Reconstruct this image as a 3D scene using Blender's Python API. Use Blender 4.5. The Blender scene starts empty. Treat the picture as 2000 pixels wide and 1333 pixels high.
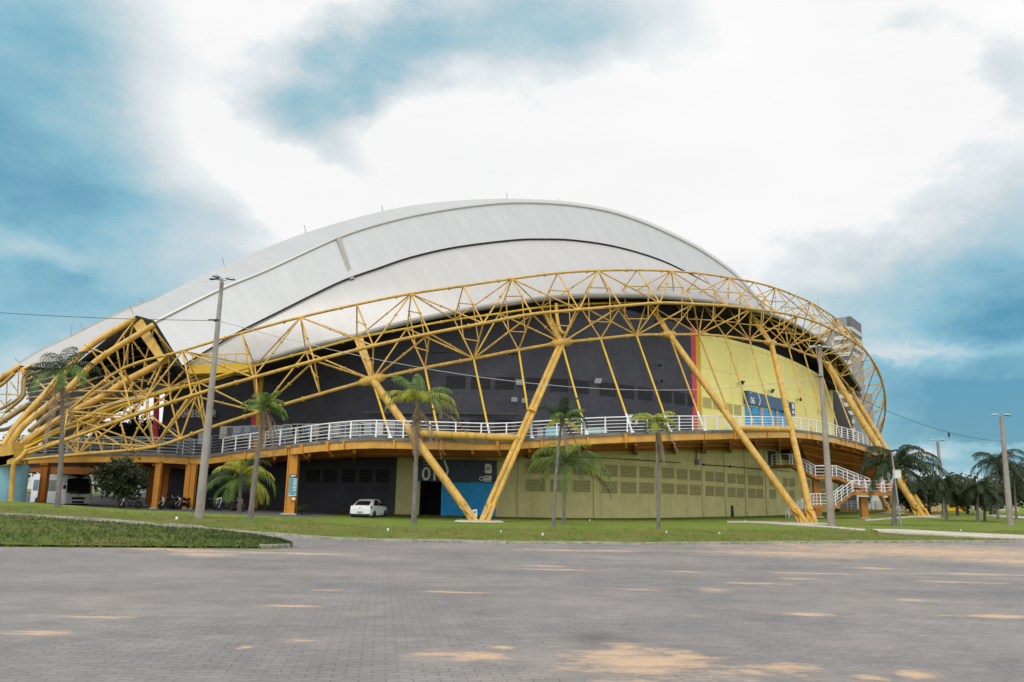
import bpy, bmesh, math, random
from mathutils import Vector, Matrix, noise
random.seed(7)
R_ = math.radians
sc = bpy.context.scene
COL = sc.collection
# ------------------------------------------------------------------ camera
F, CX, CY = 1532.0, 1000.0, 666.5
PITCH, ROLL = R_(10.84), R_(1.15)
CAM = Vector((0, 0, 1.6))
FWD = Vector((0, math.cos(PITCH), math.sin(PITCH)))
R0, U0 = Vector((1, 0, 0)), Vector((0, -math.sin(PITCH), math.cos(PITCH)))
RIGHT = R0*math.cos(ROLL) + U0*math.sin(ROLL)
UP = -R0*math.sin(ROLL) + U0*math.cos(ROLL)
cd = bpy.data.cameras.new('camera'); cam = bpy.data.objects.new('camera', cd); COL.objects.link(cam)
m = Matrix((RIGHT, UP, -FWD)).transposed().to_4x4(); m.translation = CAM
cam.matrix_world = m
cd.sensor_width = 36.0; cd.lens = F/2000*36; cd.clip_end = 5000; cd.clip_start = .1
sc.camera = cam

def ray(x, y):
    d = FWD + RIGHT*((x-CX)/F) + UP*((CY-y)/F)
    return d/d.y
def W(x, y, D):
    return CAM + ray(x, y)*D
def proj(p):
    q = Vector(p)-CAM; f = q.dot(FWD)
    return CX+q.dot(RIGHT)/f*F, CY-q.dot(UP)/f*F
def lerp(a, b, t): return a+(b-a)*t
def interp(tab, x):
    if x <= tab[0][0]: return tab[0][1]
    for (a, u), (b, v) in zip(tab, tab[1:]):
        if x <= b: return u+(v-u)*(x-a)/(b-a)
    return tab[-1][1]
def sstep(a, b, x):
    t = min(1, max(0, (x-a)/(b-a))); return t*t*(3-2*t)
def crom(pts, n):
    """resample a point list smoothly to n points, evenly by arc length"""
    P = [Vector(p) for p in pts]
    Q = [P[0]*2-P[1]] + P + [P[-1]*2-P[-2]]
    out = []
    for i in range(1, len(Q)-2):
        for k in range(12):
            t = k/12
            a, b, c, d = Q[i-1], Q[i], Q[i+1], Q[i+2]
            out.append(.5*((2*b)+(c-a)*t+(2*a-5*b+4*c-d)*t*t+(3*b-a-3*c+d)*t**3))
    out.append(P[-1])
    L = [0]
    for a, b in zip(out, out[1:]): L.append(L[-1]+(b-a).length)
    res = []; j = 0
    for k in range(n):
        s = L[-1]*k/(n-1)
        while j < len(L)-2 and L[j+1] < s: j += 1
        t = (s-L[j])/max(1e-9, L[j+1]-L[j])
        res.append(out[j].lerp(out[j+1], min(1, t)))
    return res

# ------------------------------------------------------------------ terrain
KERB = [(-200, 36), (-7, 34.6), (0, 35), (6, 36), (18, 41), (29, 45), (60, 50), (200, 60)]
BANK = [(-1, 0), (.15, .08), (1.2, .10), (3, .20), (6.5, .33), (9, .33), (14, .22), (24, .03), (60, 0), (400, .5)]
def kerbY(X): return interp(KERB, X)
def ground(X, Y):
    s = Y-kerbY(X)
    pav = -.62*min(1, max(0, (Y-8)/27))
    lift = .05*max(0, -7-X)*sstep(14, 34, Y)*(1-.85*sstep(44, 58, Y))
    lift = min(lift, 1.6)
    bank = interp(BANK, s) if s > 0 else 0
    bank *= (1-.78*sstep(-9, -24, X) if X < -9 else 1)
    rgt = .25*sstep(22, 50, X)*sstep(4, 30, s)
    return pav+lift+bank+rgt
def gp(x, y, dmax=400):
    r = ray(x, y); D = 3.0
    while D < dmax:
        p = CAM+r*D
        if p.z <= ground(p.x, p.y):
            lo, hi = D-.25, D
            for _ in range(20):
                md = (lo+hi)/2; p = CAM+r*md
                if p.z <= ground(p.x, p.y): hi = md
                else: lo = md
            return CAM+r*hi
        D += .25
    return CAM+r*dmax
def on_ground(x, D):
    """ground point seen in image column x at depth D"""
    p = W(x, 1000, D)
    return Vector((p.x, p.y, ground(p.x, p.y)))

# ------------------------------------------------------------------ node helpers
def nodes(mt):
    mt.use_nodes = True; nt = mt.node_tree; nt.nodes.clear(); return nt
def nd(nt, typ, ins=None, **kw):
    n = nt.nodes.new(typ)
    for k, v in kw.items(): setattr(n, k, v)
    for k, v in (ins or {}).items():
        s = n.inputs[k]
        if isinstance(v, bpy.types.NodeSocket): nt.links.new(v, s)
        else: s.default_value = v
    return n
def mth(nt, op, a, b=None, c=None, clamp=False):
    ins = {0: a}
    if b is not None: ins[1] = b
    if c is not None: ins[2] = c
    return nd(nt, 'ShaderNodeMath', ins, operation=op, use_clamp=clamp).outputs[0]
def mixc(nt, f, a, b, blend='MIX'):
    n = nd(nt, 'ShaderNodeMix', data_type='RGBA', blend_type=blend)
    for i, v in ((0, f), (6, a), (7, b)):
        s = n.inputs[i]
        if isinstance(v, bpy.types.NodeSocket): nt.links.new(v, s)
        else: s.default_value = v if i == 0 else (tuple(v)+(1,))[:4]
    return n.outputs[2]
def ramp(nt, f, stops, interp_='LINEAR'):
    n = nd(nt, 'ShaderNodeValToRGB', {0: f}); cr = n.color_ramp; cr.interpolation = interp_
    while len(cr.elements) < len(stops): cr.elements.new(.5)
    for e, (p, c) in zip(cr.elements, stops):
        e.position = p; e.color = (tuple(c)+(1,))[:4] if not isinstance(c, float) else (c, c, c, 1)
    return n.outputs[0]
def finish(nt, col, rough=.6, metal=0, nrm=None, spec=.5):
    b = nd(nt, 'ShaderNodeBsdfPrincipled', {'Roughness': rough, 'Metallic': metal, 'Specular IOR Level': spec})
    if isinstance(col, bpy.types.NodeSocket): nt.links.new(col, b.inputs['Base Color'])
    else: b.inputs['Base Color'].default_value = (tuple(col)+(1,))[:4]
    if nrm is not None: nt.links.new(nrm, b.inputs['Normal'])
    o = nd(nt, 'ShaderNodeOutputMaterial', {'Surface': b.outputs[0]})
    return b
def bump(nt, h, strength=.3, dist=.02):
    return nd(nt, 'ShaderNodeBump', {'Height': h, 'Strength': strength, 'Distance': dist}).outputs[0]
M = {}
def plain(name, c, rough=.6, metal=0, var=.18, scale=1.5, dirt=None, bmp=0, spec=.4):
    """paint or concrete with mottling; dirt = a second colour in streaks"""
    mt = bpy.data.materials.new(name); nt = nodes(mt)
    tc = nd(nt, 'ShaderNodeTexCoord').outputs['Object']
    n1 = nd(nt, 'ShaderNodeTexNoise', {'Vector': tc, 'Scale': scale, 'Detail': 6, 'Roughness': .65}).outputs[0]
    lo = tuple(v*(1-var) for v in c); hi = tuple(min(1, v*(1+var)) for v in c)
    col = ramp(nt, n1, [(.3, lo), (.7, hi)])
    if dirt:
        mp = nd(nt, 'ShaderNodeMapping', {'Vector': tc, 'Scale': (2.2, 2.2, .35)}).outputs[0]
        n2 = nd(nt, 'ShaderNodeTexNoise', {'Vector': mp, 'Scale': 1.1, 'Detail': 5, 'Roughness': .7}).outputs[0]
        f = ramp(nt, n2, [(.5, 0.0), (.75, dirt[1])])
        col = mixc(nt, f, col, dirt[0])
    nrm = bump(nt, n1, bmp, .02) if bmp else None
    finish(nt, col, rough, metal, nrm, spec); M[name] = mt; return mt
plain('steel_yellow', (.50, .305, .055), .42, 0, .24, 1.3, ((.20, .115, .035), .75))
plain('steel_bright', (.60, .385, .025), .42, 0, .12, .8)
plain('steel_orange', (.58, .25, .03), .45, 0, .16, .9, ((.28, .12, .03), .5))
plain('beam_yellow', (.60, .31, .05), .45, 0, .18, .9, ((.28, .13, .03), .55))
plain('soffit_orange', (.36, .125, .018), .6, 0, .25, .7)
plain('pipe_khaki', (.34, .24, .08), .5, 0, .2, 1.2)
plain('rail_white', (.74, .75, .76), .4, 0, .06, 2)
plain('rail_grey', (.36, .37, .39), .45, 0, .1, 2)
plain('slab_grey', (.17, .165, .15), .85, 0, .35, 1.1, ((.06, .055, .045), .6), .2)
plain('concrete', (.40, .39, .36), .85, 0, .18, 1.6, ((.20, .19, .17), .5), .25)
plain('pole_concrete', (.29, .265, .235), .85, 0, .2, 1.2, ((.16, .105, .07), .6), .2)
plain('kerb_concrete', (.33, .31, .27), .9, 0, .3, 3, None, .3)
plain('path_concrete', (.42, .38, .33), .9, 0, .15, .8, None, .2)
plain('yard_asphalt', (.10, .10, .10), .9, 0, .2, .8)
plain('gutter_grey', (.26, .25, .22), .55, 0, .15, 1)
plain('strip_dark', (.05, .05, .05), .7)
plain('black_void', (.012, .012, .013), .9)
plain('metal_grey', (.30, .31, .33), .4, .6, .1, 2)
plain('lamp_shell', (.26, .33, .36), .35, .3, .1, 3)
plain('white_paint', (.76, .77, .77), .35, 0, .05, 2)
plain('off_white', (.60, .60, .57), .5, 0, .1, 2)
plain('blue_door', (.008, .34, .72), .5, 0, .12, 1.5)
plain('blue_pale', (.22, .44, .52), .7, 0, .15, .9, ((.12, .24, .28), .5))
plain('mint', (.48, .62, .60), .5, 0, .08, 2)
plain('sign_navy', (.035, .05, .085), .5, 0, .1, 2)
plain('sign_blue', (.018, .10, .19), .5, 0, .12, 2)
plain('sign_teal', (.10, .32, .38), .5, 0, .1, 3)
plain('letter_white', (.78, .78, .76), .5, 0, .04, 2)
plain('letter_grey', (.45, .46, .46), .5, 0, .1, 2)
plain('red_paint', (.55, .045, .075), .6, 0, .12, 1)
plain('stripe_yellow', (.66, .38, .01), .6, 0, .1, 1)
plain('rubber', (.018, .018, .018), .8)
plain('chrome', (.5, .5, .5), .25, .9, .05, 3)
plain('bike_black', (.022, .022, .025), .35)
plain('bike_red', (.30, .02, .02), .35)
plain('tower_white', (.48, .48, .49), .7, 0, .06, .2)
plain('tower_dark', (.10, .10, .105), .6, 0, .1, .2)
plain('tower_grey', (.22, .23, .24), .6, 0, .1, .2)
plain('wire', (.03, .03, .03), .6)
plain('wire_pale', (.40, .40, .40), .6)
plain('tile_roof', (.28, .09, .06), .8, 0, .2, 1)
plain('house_wall', (.50, .46, .40), .8, 0, .1, .5)
plain('bark_palm', (.17, .155, .14), .9, 0, .35, 4, ((.08, .07, .06), .6), .5)
plain('bark', (.09, .07, .05), .95, 0, .3, 5, None, .6)
def glass(name, c, rough=.08):
    mt = bpy.data.materials.new(name); nt = nodes(mt)
    finish(nt, c, rough, 0, None, .6); M[name] = mt
glass('glass_dark', (.012, .014, .016)); glass('glass_blue', (.06, .14, .22), .15)
glass('lens_red', (.42, .012, .02), .15); glass('lens_clear', (.55, .57, .6), .1)
glass('glass_pale', (.30, .36, .40), .2)
glass('car_white', (.74, .77, .79), .22); glass('bus_silver', (.60, .63, .67), .3)
def foliage(name, c1, c2, rough=.55):
    mt = bpy.data.materials.new(name); nt = nodes(mt)
    tc = nd(nt, 'ShaderNodeTexCoord').outputs['Object']
    n1 = nd(nt, 'ShaderNodeTexNoise', {'Vector': tc, 'Scale': 2.3, 'Detail': 3}).outputs[0]
    col = ramp(nt, n1, [(.32, c1), (.68, c2)])
    b = finish(nt, col, rough, 0, None, .3)
    tr = nd(nt, 'ShaderNodeBsdfTranslucent', {'Color': col})
    mx = nd(nt, 'ShaderNodeMixShader', {0: .3, 1: b.outputs[0], 2: tr.outputs[0]})
    out = [n for n in nt.nodes if n.type == 'OUTPUT_MATERIAL'][0]
    nt.links.new(mx.outputs[0], out.inputs[0]); M[name] = mt
foliage('frond_green', (.085, .15, .035), (.17, .26, .05))
foliage('frond_yellow', (.22, .26, .03), (.38, .37, .04))
foliage('frond_deep', (.018, .032, .014), (.042, .068, .022))
foliage('frond_dry', (.20, .14, .085), (.36, .27, .18), .8)
foliage('leaf_dark', (.012, .02, .008), (.035, .05, .016))
foliage('leaf_mid', (.025, .04, .013), (.06, .09, .025))
foliage('blade', (.085, .15, .02), (.19, .25, .035), .8)

def wall_mat(name, c, bx=.45, bz=.2, joint=.82, panel=None, stain=None, fine=.12, streak=.45):
    """painted block wall: UV is in metres (along the wall, height)"""
    mt = bpy.data.materials.new(name); nt = nodes(mt)
    uv = nd(nt, 'ShaderNodeTexCoord').outputs['UV']
    ob = nd(nt, 'ShaderNodeTexCoord').outputs['Object']
    br = nd(nt, 'ShaderNodeTexBrick', {'Vector': uv, 'Scale': 1.0, 'Mortar Size': .012, 'Mortar Smooth': .3,
        'Brick Width': bx, 'Row Height': bz, 'Color1': tuple(c)+(1,), 'Color2': tuple(v*(1-fine*.6) for v in c)+(1,),
        'Mortar': tuple(v*joint for v in c)+(1,)})
    n1 = nd(nt, 'ShaderNodeTexNoise', {'Vector': ob, 'Scale': .5, 'Detail': 8, 'Roughness': .7}).outputs[0]
    col = mixc(nt, 1, br.outputs[0], ramp(nt, n1, [(.3, (1-fine,)*3), (.7, (1+fine,)*3)]), 'MULTIPLY')
    mp = nd(nt, 'ShaderNodeMapping', {'Vector': uv, 'Scale': (1.6, .18, 1)}).outputs[0]
    n2 = nd(nt, 'ShaderNodeTexNoise', {'Vector': mp, 'Scale': 1, 'Detail': 5, 'Roughness': .7}).outputs[0]
    col = mixc(nt, ramp(nt, n2, [(.52, 0.0), (.78, streak)]), col, tuple(v*.6 for v in c))
    if panel:   # wide shallow joints between wall panels
        sx = nd(nt, 'ShaderNodeSeparateXYZ', {0: uv})
        hz = mth(nt, 'LESS_THAN', mth(nt, 'FRACT', mth(nt, 'MULTIPLY', sx.outputs[1], 1/panel[1])), .018)
        vt = mth(nt, 'LESS_THAN', mth(nt, 'FRACT', mth(nt, 'MULTIPLY', sx.outputs[0], 1/panel[0])), .010)
        col = mixc(nt, mth(nt, 'MULTIPLY', mth(nt, 'MAXIMUM', hz, vt), .55), col, tuple(v*.5 for v in c))
    if stain:   # soil splashed up the foot of the wall
        sz = nd(nt, 'ShaderNodeSeparateXYZ', {0: ob}).outputs[2]
        n3 = nd(nt, 'ShaderNodeTexNoise', {'Vector': ob, 'Scale': .45, 'Detail': 6, 'Roughness': .75}).outputs[0]
        lim = mth(nt, 'MULTIPLY_ADD', n3, 4.2, -2.7)
        f = mth(nt, 'MULTIPLY', mth(nt, 'SUBTRACT', lim, sz), 1.2, clamp=True)
        col = mixc(nt, mth(nt, 'MULTIPLY', f, .55), col, stain)
    finish(nt, col, .8, 0, bump(nt, br.outputs[1], .25, .01), .25); M[name] = mt
wall_mat('wall_dark', (.063, .066, .08), .4, .2, .62, (8.5, 3.4), None, .2)
wall_mat('wall_beige', (.62, .59, .28), .4, .2, .8, (6.4, 40), (.20, .13, .05), .14)
wall_mat('wall_yellow', (.90, .82, .30), .4, .2, .93, (7.5, 3.4), None, .06, .16)
def grille_mat(name, c, hole):
    mt = bpy.data.materials.new(name); nt = nodes(mt)
    uv = nd(nt, 'ShaderNodeTexCoord').outputs['UV']
    sx = nd(nt, 'ShaderNodeSeparateXYZ', {0: uv})
    a = mth(nt, 'GREATER_THAN', mth(nt, 'FRACT', mth(nt, 'MULTIPLY', sx.outputs[0], 8)), .36)
    b = mth(nt, 'GREATER_THAN', mth(nt, 'FRACT', mth(nt, 'MULTIPLY', sx.outputs[1], 8)), .36)
    finish(nt, mixc(nt, mth(nt, 'MULTIPLY', a, b), c, hole), .85, 0, None, .2); M[name] = mt
grille_mat('grille_dark', (.040, .042, .05), (.002, .002, .002))
grille_mat('grille_beige', (.52, .49, .23), (.045, .04, .022))
grille_mat('grille_yellow', (.62, .56, .22), (.20, .17, .07))
def roof_mat(name, c, period, depth=.03):
    mt = bpy.data.materials.new(name); nt = nodes(mt)
    uv = nd(nt, 'ShaderNodeTexCoord').outputs['UV']; ob = nd(nt, 'ShaderNodeTexCoord').outputs['Object']
    sx = nd(nt, 'ShaderNodeSeparateXYZ', {0: uv})
    w = mth(nt, 'SINE', mth(nt, 'MULTIPLY', sx.outputs[0], 2*math.pi/period))
    w = mth(nt, 'SMOOTH_MAX', w, -.2, .3)
    mp = nd(nt, 'ShaderNodeMapping', {'Vector': uv, 'Scale': (.9, .12, 1)}).outputs[0]
    n1 = nd(nt, 'ShaderNodeTexNoise', {'Vector': mp, 'Scale': 1.2, 'Detail': 7, 'Roughness': .7}).outputs[0]
    n2 = nd(nt, 'ShaderNodeTexNoise', {'Vector': ob, 'Scale': .12, 'Detail': 5}).outputs[0]
    col = ramp(nt, n1, [(.3, tuple(v*.88 for v in c)), (.65, c)])
    col = mixc(nt, ramp(nt, n2, [(.4, 0.0), (.75, .25)]), col, tuple(v*.84 for v in c))
    finish(nt, col, .42, .15, bump(nt, w, .2, depth), .5); M[name] = mt
roof_mat('roof_sheet', (.395, .41, .415), .24); roof_mat('roof_shell', (.405, .40, .39), .22, .03)

# ------------------------------------------------------------------ mesh builder and object helpers
class MB:
    def __init__(s): s.v = []; s.f = []; s.mi = []; s.uv = {}; s.cur = 0
    def vert(s, p): s.v.append(tuple(p)); return len(s.v)-1
    def face(s, ids, uv=None):
        if uv: s.uv[len(s.f)] = uv
        s.f.append(tuple(ids)); s.mi.append(s.cur)
    def quad(s, a, b, c, d, uv=None): s.face([s.vert(p) for p in (a, b, c, d)], uv)
    def poly(s, pts, uv=None): s.face([s.vert(p) for p in pts], uv)
    def hexa(s, b, t):
        """solid from four bottom and four top corners (same winding, counter-clockwise from above)"""
        i = [s.vert(p) for p in list(b)+list(t)]
        for q in ((3, 2, 1, 0), (4, 5, 6, 7), (0, 1, 5, 4), (1, 2, 6, 5), (2, 3, 7, 6), (3, 0, 4, 7)): s.face([i[k] for k in q])
    def box(s, c, ax, ay, az):
        """box at centre c with half-axis vectors"""
        c, ax, ay, az = Vector(c), Vector(ax), Vector(ay), Vector(az)
        q = [c-ax-ay, c+ax-ay, c+ax+ay, c-ax+ay]
        s.hexa([p-az for p in q], [p+az for p in q])
    def abox(s, x0, x1, y0, y1, z0, z1):
        s.box(((x0+x1)/2, (y0+y1)/2, (z0+z1)/2), ((x1-x0)/2, 0, 0), (0, (y1-y0)/2, 0), (0, 0, (z1-z0)/2))
    def tube(s, pts, r, n=8, cap=True):
        P = [Vector(p) for p in pts]; rs = r if isinstance(r, (list, tuple)) else [r]*len(P)
        rings = []; prev = None
        for i, p in enumerate(P):
            d = (P[min(i+1, len(P)-1)]-P[max(i-1, 0)]).normalized()
            if prev is None:
                h = Vector((0, 0, 1)) if abs(d.z) < .9 else Vector((1, 0, 0))
                a = d.cross(h).normalized()
            else: a = (prev-d*prev.dot(d)).normalized()
            prev = a; b = d.cross(a)
            rings.append([s.vert(p+(a*math.cos(2*math.pi*k/n)+b*math.sin(2*math.pi*k/n))*rs[i]) for k in range(n)])
        for A, B in zip(rings, rings[1:]):
            for k in range(n): s.face((A[k], A[(k+1) % n], B[(k+1) % n], B[k]))
        if cap: s.face(rings[0][::-1]); s.face(rings[-1])
    def loft(s, rows, uvs=None, flip=False):
        ids = [[s.vert(p) for p in r] for r in rows]
        for i in range(len(ids)-1):
            for k in range(len(ids[i])-1):
                q = [ids[i][k], ids[i][k+1], ids[i+1][k+1], ids[i+1][k]]
                u = [uvs[i][k], uvs[i][k+1], uvs[i+1][k+1], uvs[i+1][k]] if uvs else None
                if flip: q = q[::-1]; u = u[::-1] if u else None
                s.face(q, u)
    def lathe(s, prof, c=(0, 0, 0), n=16, ax=Vector((0, 0, 1))):
        c = Vector(c); ax = Vector(ax).normalized()
        h = Vector((1, 0, 0)) if abs(ax.x) < .9 else Vector((0, 1, 0))
        a = ax.cross(h).normalized(); b = ax.cross(a)
        ids = [[s.vert(c+ax*z+(a*math.cos(2*math.pi*k/n)+b*math.sin(2*math.pi*k/n))*max(r, 1e-4)) for k in range(n)] for r, z in prof]
        for A, B in zip(ids, ids[1:]):
            for k in range(n): s.face((A[k], A[(k+1) % n], B[(k+1) % n], B[k]))
        s.face(ids[0][::-1]); s.face(ids[-1])
    def build(s, name, mats, parent=None, smooth=False):
        me = bpy.data.meshes.new(name)
        me.from_pydata(s.v, [], s.f)
        for mm in (mats if isinstance(mats, (list, tuple)) else [mats]): me.materials.append(M[mm])
        me.polygons.foreach_set('material_index', s.mi)
        if s.uv:
            lay = me.uv_layers.new(name='UVMap')
            for fi, uv in s.uv.items():
                pl = me.polygons[fi]
                for li, u in zip(pl.loop_indices, uv): lay.data[li].uv = u
        if smooth:
            me.polygons.foreach_set('use_smooth', [True]*len(me.polygons))
            me.set_sharp_from_angle(angle=R_(40))
        me.update()
        o = bpy.data.objects.new(name, me); COL.objects.link(o)
        if parent is not None:
            o.parent = parent
        return o
ORIG = {}
def tag(o, label=None, cat=None, group=None, kind=None):
    if label: o['label'] = label
    if cat: o['category'] = cat
    if group: o['group'] = group
    if kind: o['kind'] = kind
    return o
def thing(name, loc, label, cat, group=None, rz=0, scale=1):
    o = bpy.data.objects.new(name, None); COL.objects.link(o)
    o.location = loc; o.rotation_euler = (0, 0, rz); o.scale = (scale,)*3; o.empty_display_size = .3
    return tag(o, label, cat, group)
def world_thing(name, loc, label, cat, group=None):
    """an Empty at loc whose parts are built in world coordinates"""
    o = thing(name, loc, label, cat, group); ORIG[o.name] = Vector(loc); return o
def wpart(mb, name, mats, root, smooth=False, parent=None):
    o = mb.build(name, mats, None, smooth)
    off = ORIG[root.name]
    o.data.transform(Matrix.Translation(-off))
    o.parent = parent if parent is not None else root
    return o
def copy_tree(o, parent=None):
    c = o.copy(); COL.objects.link(c)
    if parent is not None: c.parent = parent
    for ch in list(o.children): copy_tree(ch, c)
    return c
def text_mesh(body, size, mat, extrude=.01, align='LEFT', shear=0, off=0, spc=1):
    cu = bpy.data.curves.new('lettering', 'FONT'); cu.body = body; cu.size = size; cu.extrude = extrude
    cu.align_x = align; cu.space_character = spc; cu.offset = off; cu.resolution_u = 4
    o = bpy.data.objects.new('lettering', cu); COL.objects.link(o)
    dg = bpy.context.evaluated_depsgraph_get(); dg.update()
    me = bpy.data.meshes.new_from_object(o.evaluated_get(dg)); me.materials.clear(); me.materials.append(M[mat])
    bpy.data.objects.remove(o)
    return me
def place_text(body, size, mat, pos, xdir, ydir, root, name='lettering', parent=None, **kw):
    """flat lettering: baseline start pos, xdir along the text, ydir up"""
    me = text_mesh(body, size, mat, **kw)
    x = Vector(xdir).normalized(); y = Vector(ydir); y = (y-x*y.dot(x)).normalized(); z = x.cross(y)
    mm = Matrix((x, y, z)).transposed().to_4x4(); mm.translation = Vector(pos)
    me.transform(mm)
    if root is not None: me.transform(Matrix.Translation(-ORIG[root.name]))
    o = bpy.data.objects.new(name, me); COL.objects.link(o); o.parent = parent if parent is not None else root
    return o
class Curtain:
    """a vertical surface over a plan polyline: where does the line of sight of a photo pixel meet it"""
    def __init__(s, pts):
        s.p = [Vector((p[0], p[1])) for p in pts]
        s.L = [0]
        for a, b in zip(s.p, s.p[1:]): s.L.append(s.L[-1]+(b-a).length)
    def hit(s, x, y, off=0):
        r = ray(x, y); d = Vector((r.x, r.y)); best = None
        for i, (a, b) in enumerate(zip(s.p, s.p[1:])):
            e = b-a; den = d.x*e.y-d.y*e.x
            if abs(den) < 1e-9: continue
            t = (a.x*e.y-a.y*e.x)/den; u = (a.x*d.y-a.y*d.x)/den
            if -.001 <= u <= 1.001 and t > 0 and (best is None or t < best[0]): best = (t, i, u)
        if best is None:
            c = min((abs(proj(Vector((q.x, q.y, 2)))[0]-x), i) for i, q in enumerate(s.p))[1]
            i = min(c, len(s.p)-2); u = 0 if c == i else 1
            best = ((s.p[i]+(s.p[i+1]-s.p[i])*u).y, i, u)
        t, i, u = best
        P = CAM+r*t; n = s.nrm(i)
        P = P+Vector((n.x, n.y, 0))*off
        return P, s.L[i]+(s.L[i+1]-s.L[i])*u, n
    def nrm(s, i):
        e = (s.p[i+1]-s.p[i]).normalized(); return Vector((e.y, -e.x))
    def at(s, l):
        l = min(max(l, 0), s.L[-1]-1e-6)
        i = max(k for k in range(len(s.p)-1) if s.L[k] <= l)
        return s.p[i].lerp(s.p[i+1], (l-s.L[i])/(s.L[i+1]-s.L[i])), s.nrm(i)
# ================================================================== the arena
ar = world_thing('sports_arena', (0, 78, -.6), 'huge sports arena with white vaulted roof inside a yellow tube ring truss', 'arena')
ZB = -1.1
WPX = [(297, 79), (400, 77.5), (500, 75.5), (580, 73.5), (713, 71.3), (880, 70), (1030, 70), (1130, 70.8), (1205, 72.5), (1305, 77.5), (1358, 81),
       (1385, 83.5), (1463, 89), (1500, 92), (1550, 98.5), (1577, 103), (1605, 109), (1628, 116), (1640, 122)]
WP = [W(x, 1012, D) for x, D in WPX]
wall = Curtain([(p.x, p.y) for p in crom([(p.x, p.y, 0) for p in WP], 70)])
def wall_strip(x0, x1, zb, zt, name, mat, yref=900, off=0.0, parent=None):
    """a piece of the curved wall between two photo columns; zb, zt heights (number or function of photo column)"""
    l0, l1 = wall.hit(x0, yref)[1], wall.hit(x1, yref)[1]
    n = max(2, int((l1-l0)/1.2)+1); mb = MB(); rows = [[], []]; uv = [[], []]; back = [[], []]
    for k in range(n):
        l = lerp(l0, l1, k/(n-1)); p, nn = wall.at(l); xx = proj((p.x, p.y, 5))[0]
        a = zb(xx) if callable(zb) else zb; b = zt(xx) if callable(zt) else zt
        q = p+nn*off; r = p-nn*.35
        rows[0].append((q.x, q.y, a)); rows[1].append((q.x, q.y, b)); uv[0].append((l, a+2)); uv[1].append((l, b+2))
        back[0].append((r.x, r.y, a)); back[1].append((r.x, r.y, b))
    mb.loft(rows, uv); mb.loft([rows[1], back[1]])
    mb.loft([[rows[0][0], rows[1][0]], [back[0][0], back[1][0]]]); mb.loft([[back[0][-1], back[1][-1]], [rows[0][-1], rows[1][-1]]])
    return wpart(mb, name, mat, ar, parent=parent)
# --- deck edge (walkway round the first floor)
DPX = [(-60, 893, 65), (20, 888, 66), (150, 884, 66), (300, 884, 66), (375, 889, 68), (420, 886.5, 68.3), (460, 880, 66.5), (557, 869, 62.5), (632, 860, 59.5),
       (713, 854, 58), (790, 855, 58.5), (880, 857, 59.6), (967, 858.5, 60.6), (1047, 854, 61.2), (1165, 846.5, 62), (1270, 843, 64), (1340, 841, 67),
       (1421, 840, 71.8), (1513, 839, 77.5), (1570, 841, 82), (1627, 851, 88), (1690, 868, 97), (1735, 889, 107), (1752, 905, 118)]
deck = crom([W(*p) for p in DPX], 90)
def deck_at(x):
    for a, b in zip(deck, deck[1:]):
        xa, xb = proj(a)[0], proj(b)[0]
        if xa <= x <= xb: return a.lerp(b, (x-xa)/(xb-xa))
    return deck[-1] if x > 1000 else deck[0]
def deck_in(p):
    """inner edge of the walkway, on the wall behind edge point p"""
    x, y = proj(p)
    if x < 300: return p+Vector((-1.5, 7, 0))
    q, l, n = wall.hit(x, y, .0)
    return Vector((q.x, q.y, p.z))
inner = [deck_in(p) for p in deck]
for i in range(len(inner)):   # keep the inside edge from overtaking at the tight right-hand bend
    if proj(deck[i])[0] > 1640: inner[i] = Vector((deck[i].x-9+.1*i, deck[i].y+2, deck[i].z))
dz = Vector((0, 0, 1))
mb = MB()
mb.loft([deck, inner], flip=False)
mb.loft([[p-dz*.26 for p in deck], deck]); mb.loft([[p-dz*.26 for p in inner], [p-dz*.26 for p in deck]])
wpart(mb, 'walkway_slab', 'slab_grey', ar)
mb = MB()
def inward(i, d):
    e = inner[i]-deck[i]; return deck[i]+e.normalized()*min(d, e.length*.9)
f0 = [inward(i, .12)-dz*.26 for i in range(len(deck))]; f1 = [p-dz*.56 for p in f0]
f2 = [inward(i, .45)-dz*.26 for i in range(len(deck))]
mb.loft([f1, f0]); mb.loft([[p-dz*.56 for p in f2], f1]); mb.loft([f2, [p-dz*.56 for p in f2]])
for x in (480, 560, 672, 770, 862, 1058, 1148, 1310, 1378, 1440, 1500, 1553, 1577, 1587, 1645, 1654, 1672):   # joints and cleats in the edge beam
    p = deck_at(x); mb.box(p+Vector((0, -.02, -.54)), (.05, 0, 0), (0, .06, 0), (0, 0, .30))
wpart(mb, 'edge_beam', 'beam_yellow', ar)
mb = MB()
mb.loft([[p-dz*.95 for p in inner], [p-dz*.545 for p in f2]])
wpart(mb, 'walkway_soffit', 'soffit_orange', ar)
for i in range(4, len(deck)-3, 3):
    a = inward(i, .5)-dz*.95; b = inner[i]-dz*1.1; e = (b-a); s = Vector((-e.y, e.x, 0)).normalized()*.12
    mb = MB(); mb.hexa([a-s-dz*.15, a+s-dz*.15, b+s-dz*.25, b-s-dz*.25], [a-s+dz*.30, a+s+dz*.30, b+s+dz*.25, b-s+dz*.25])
    if proj(a)[0] > 300: wpart(mb, 'deck_joist', 'soffit_orange', ar)
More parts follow.
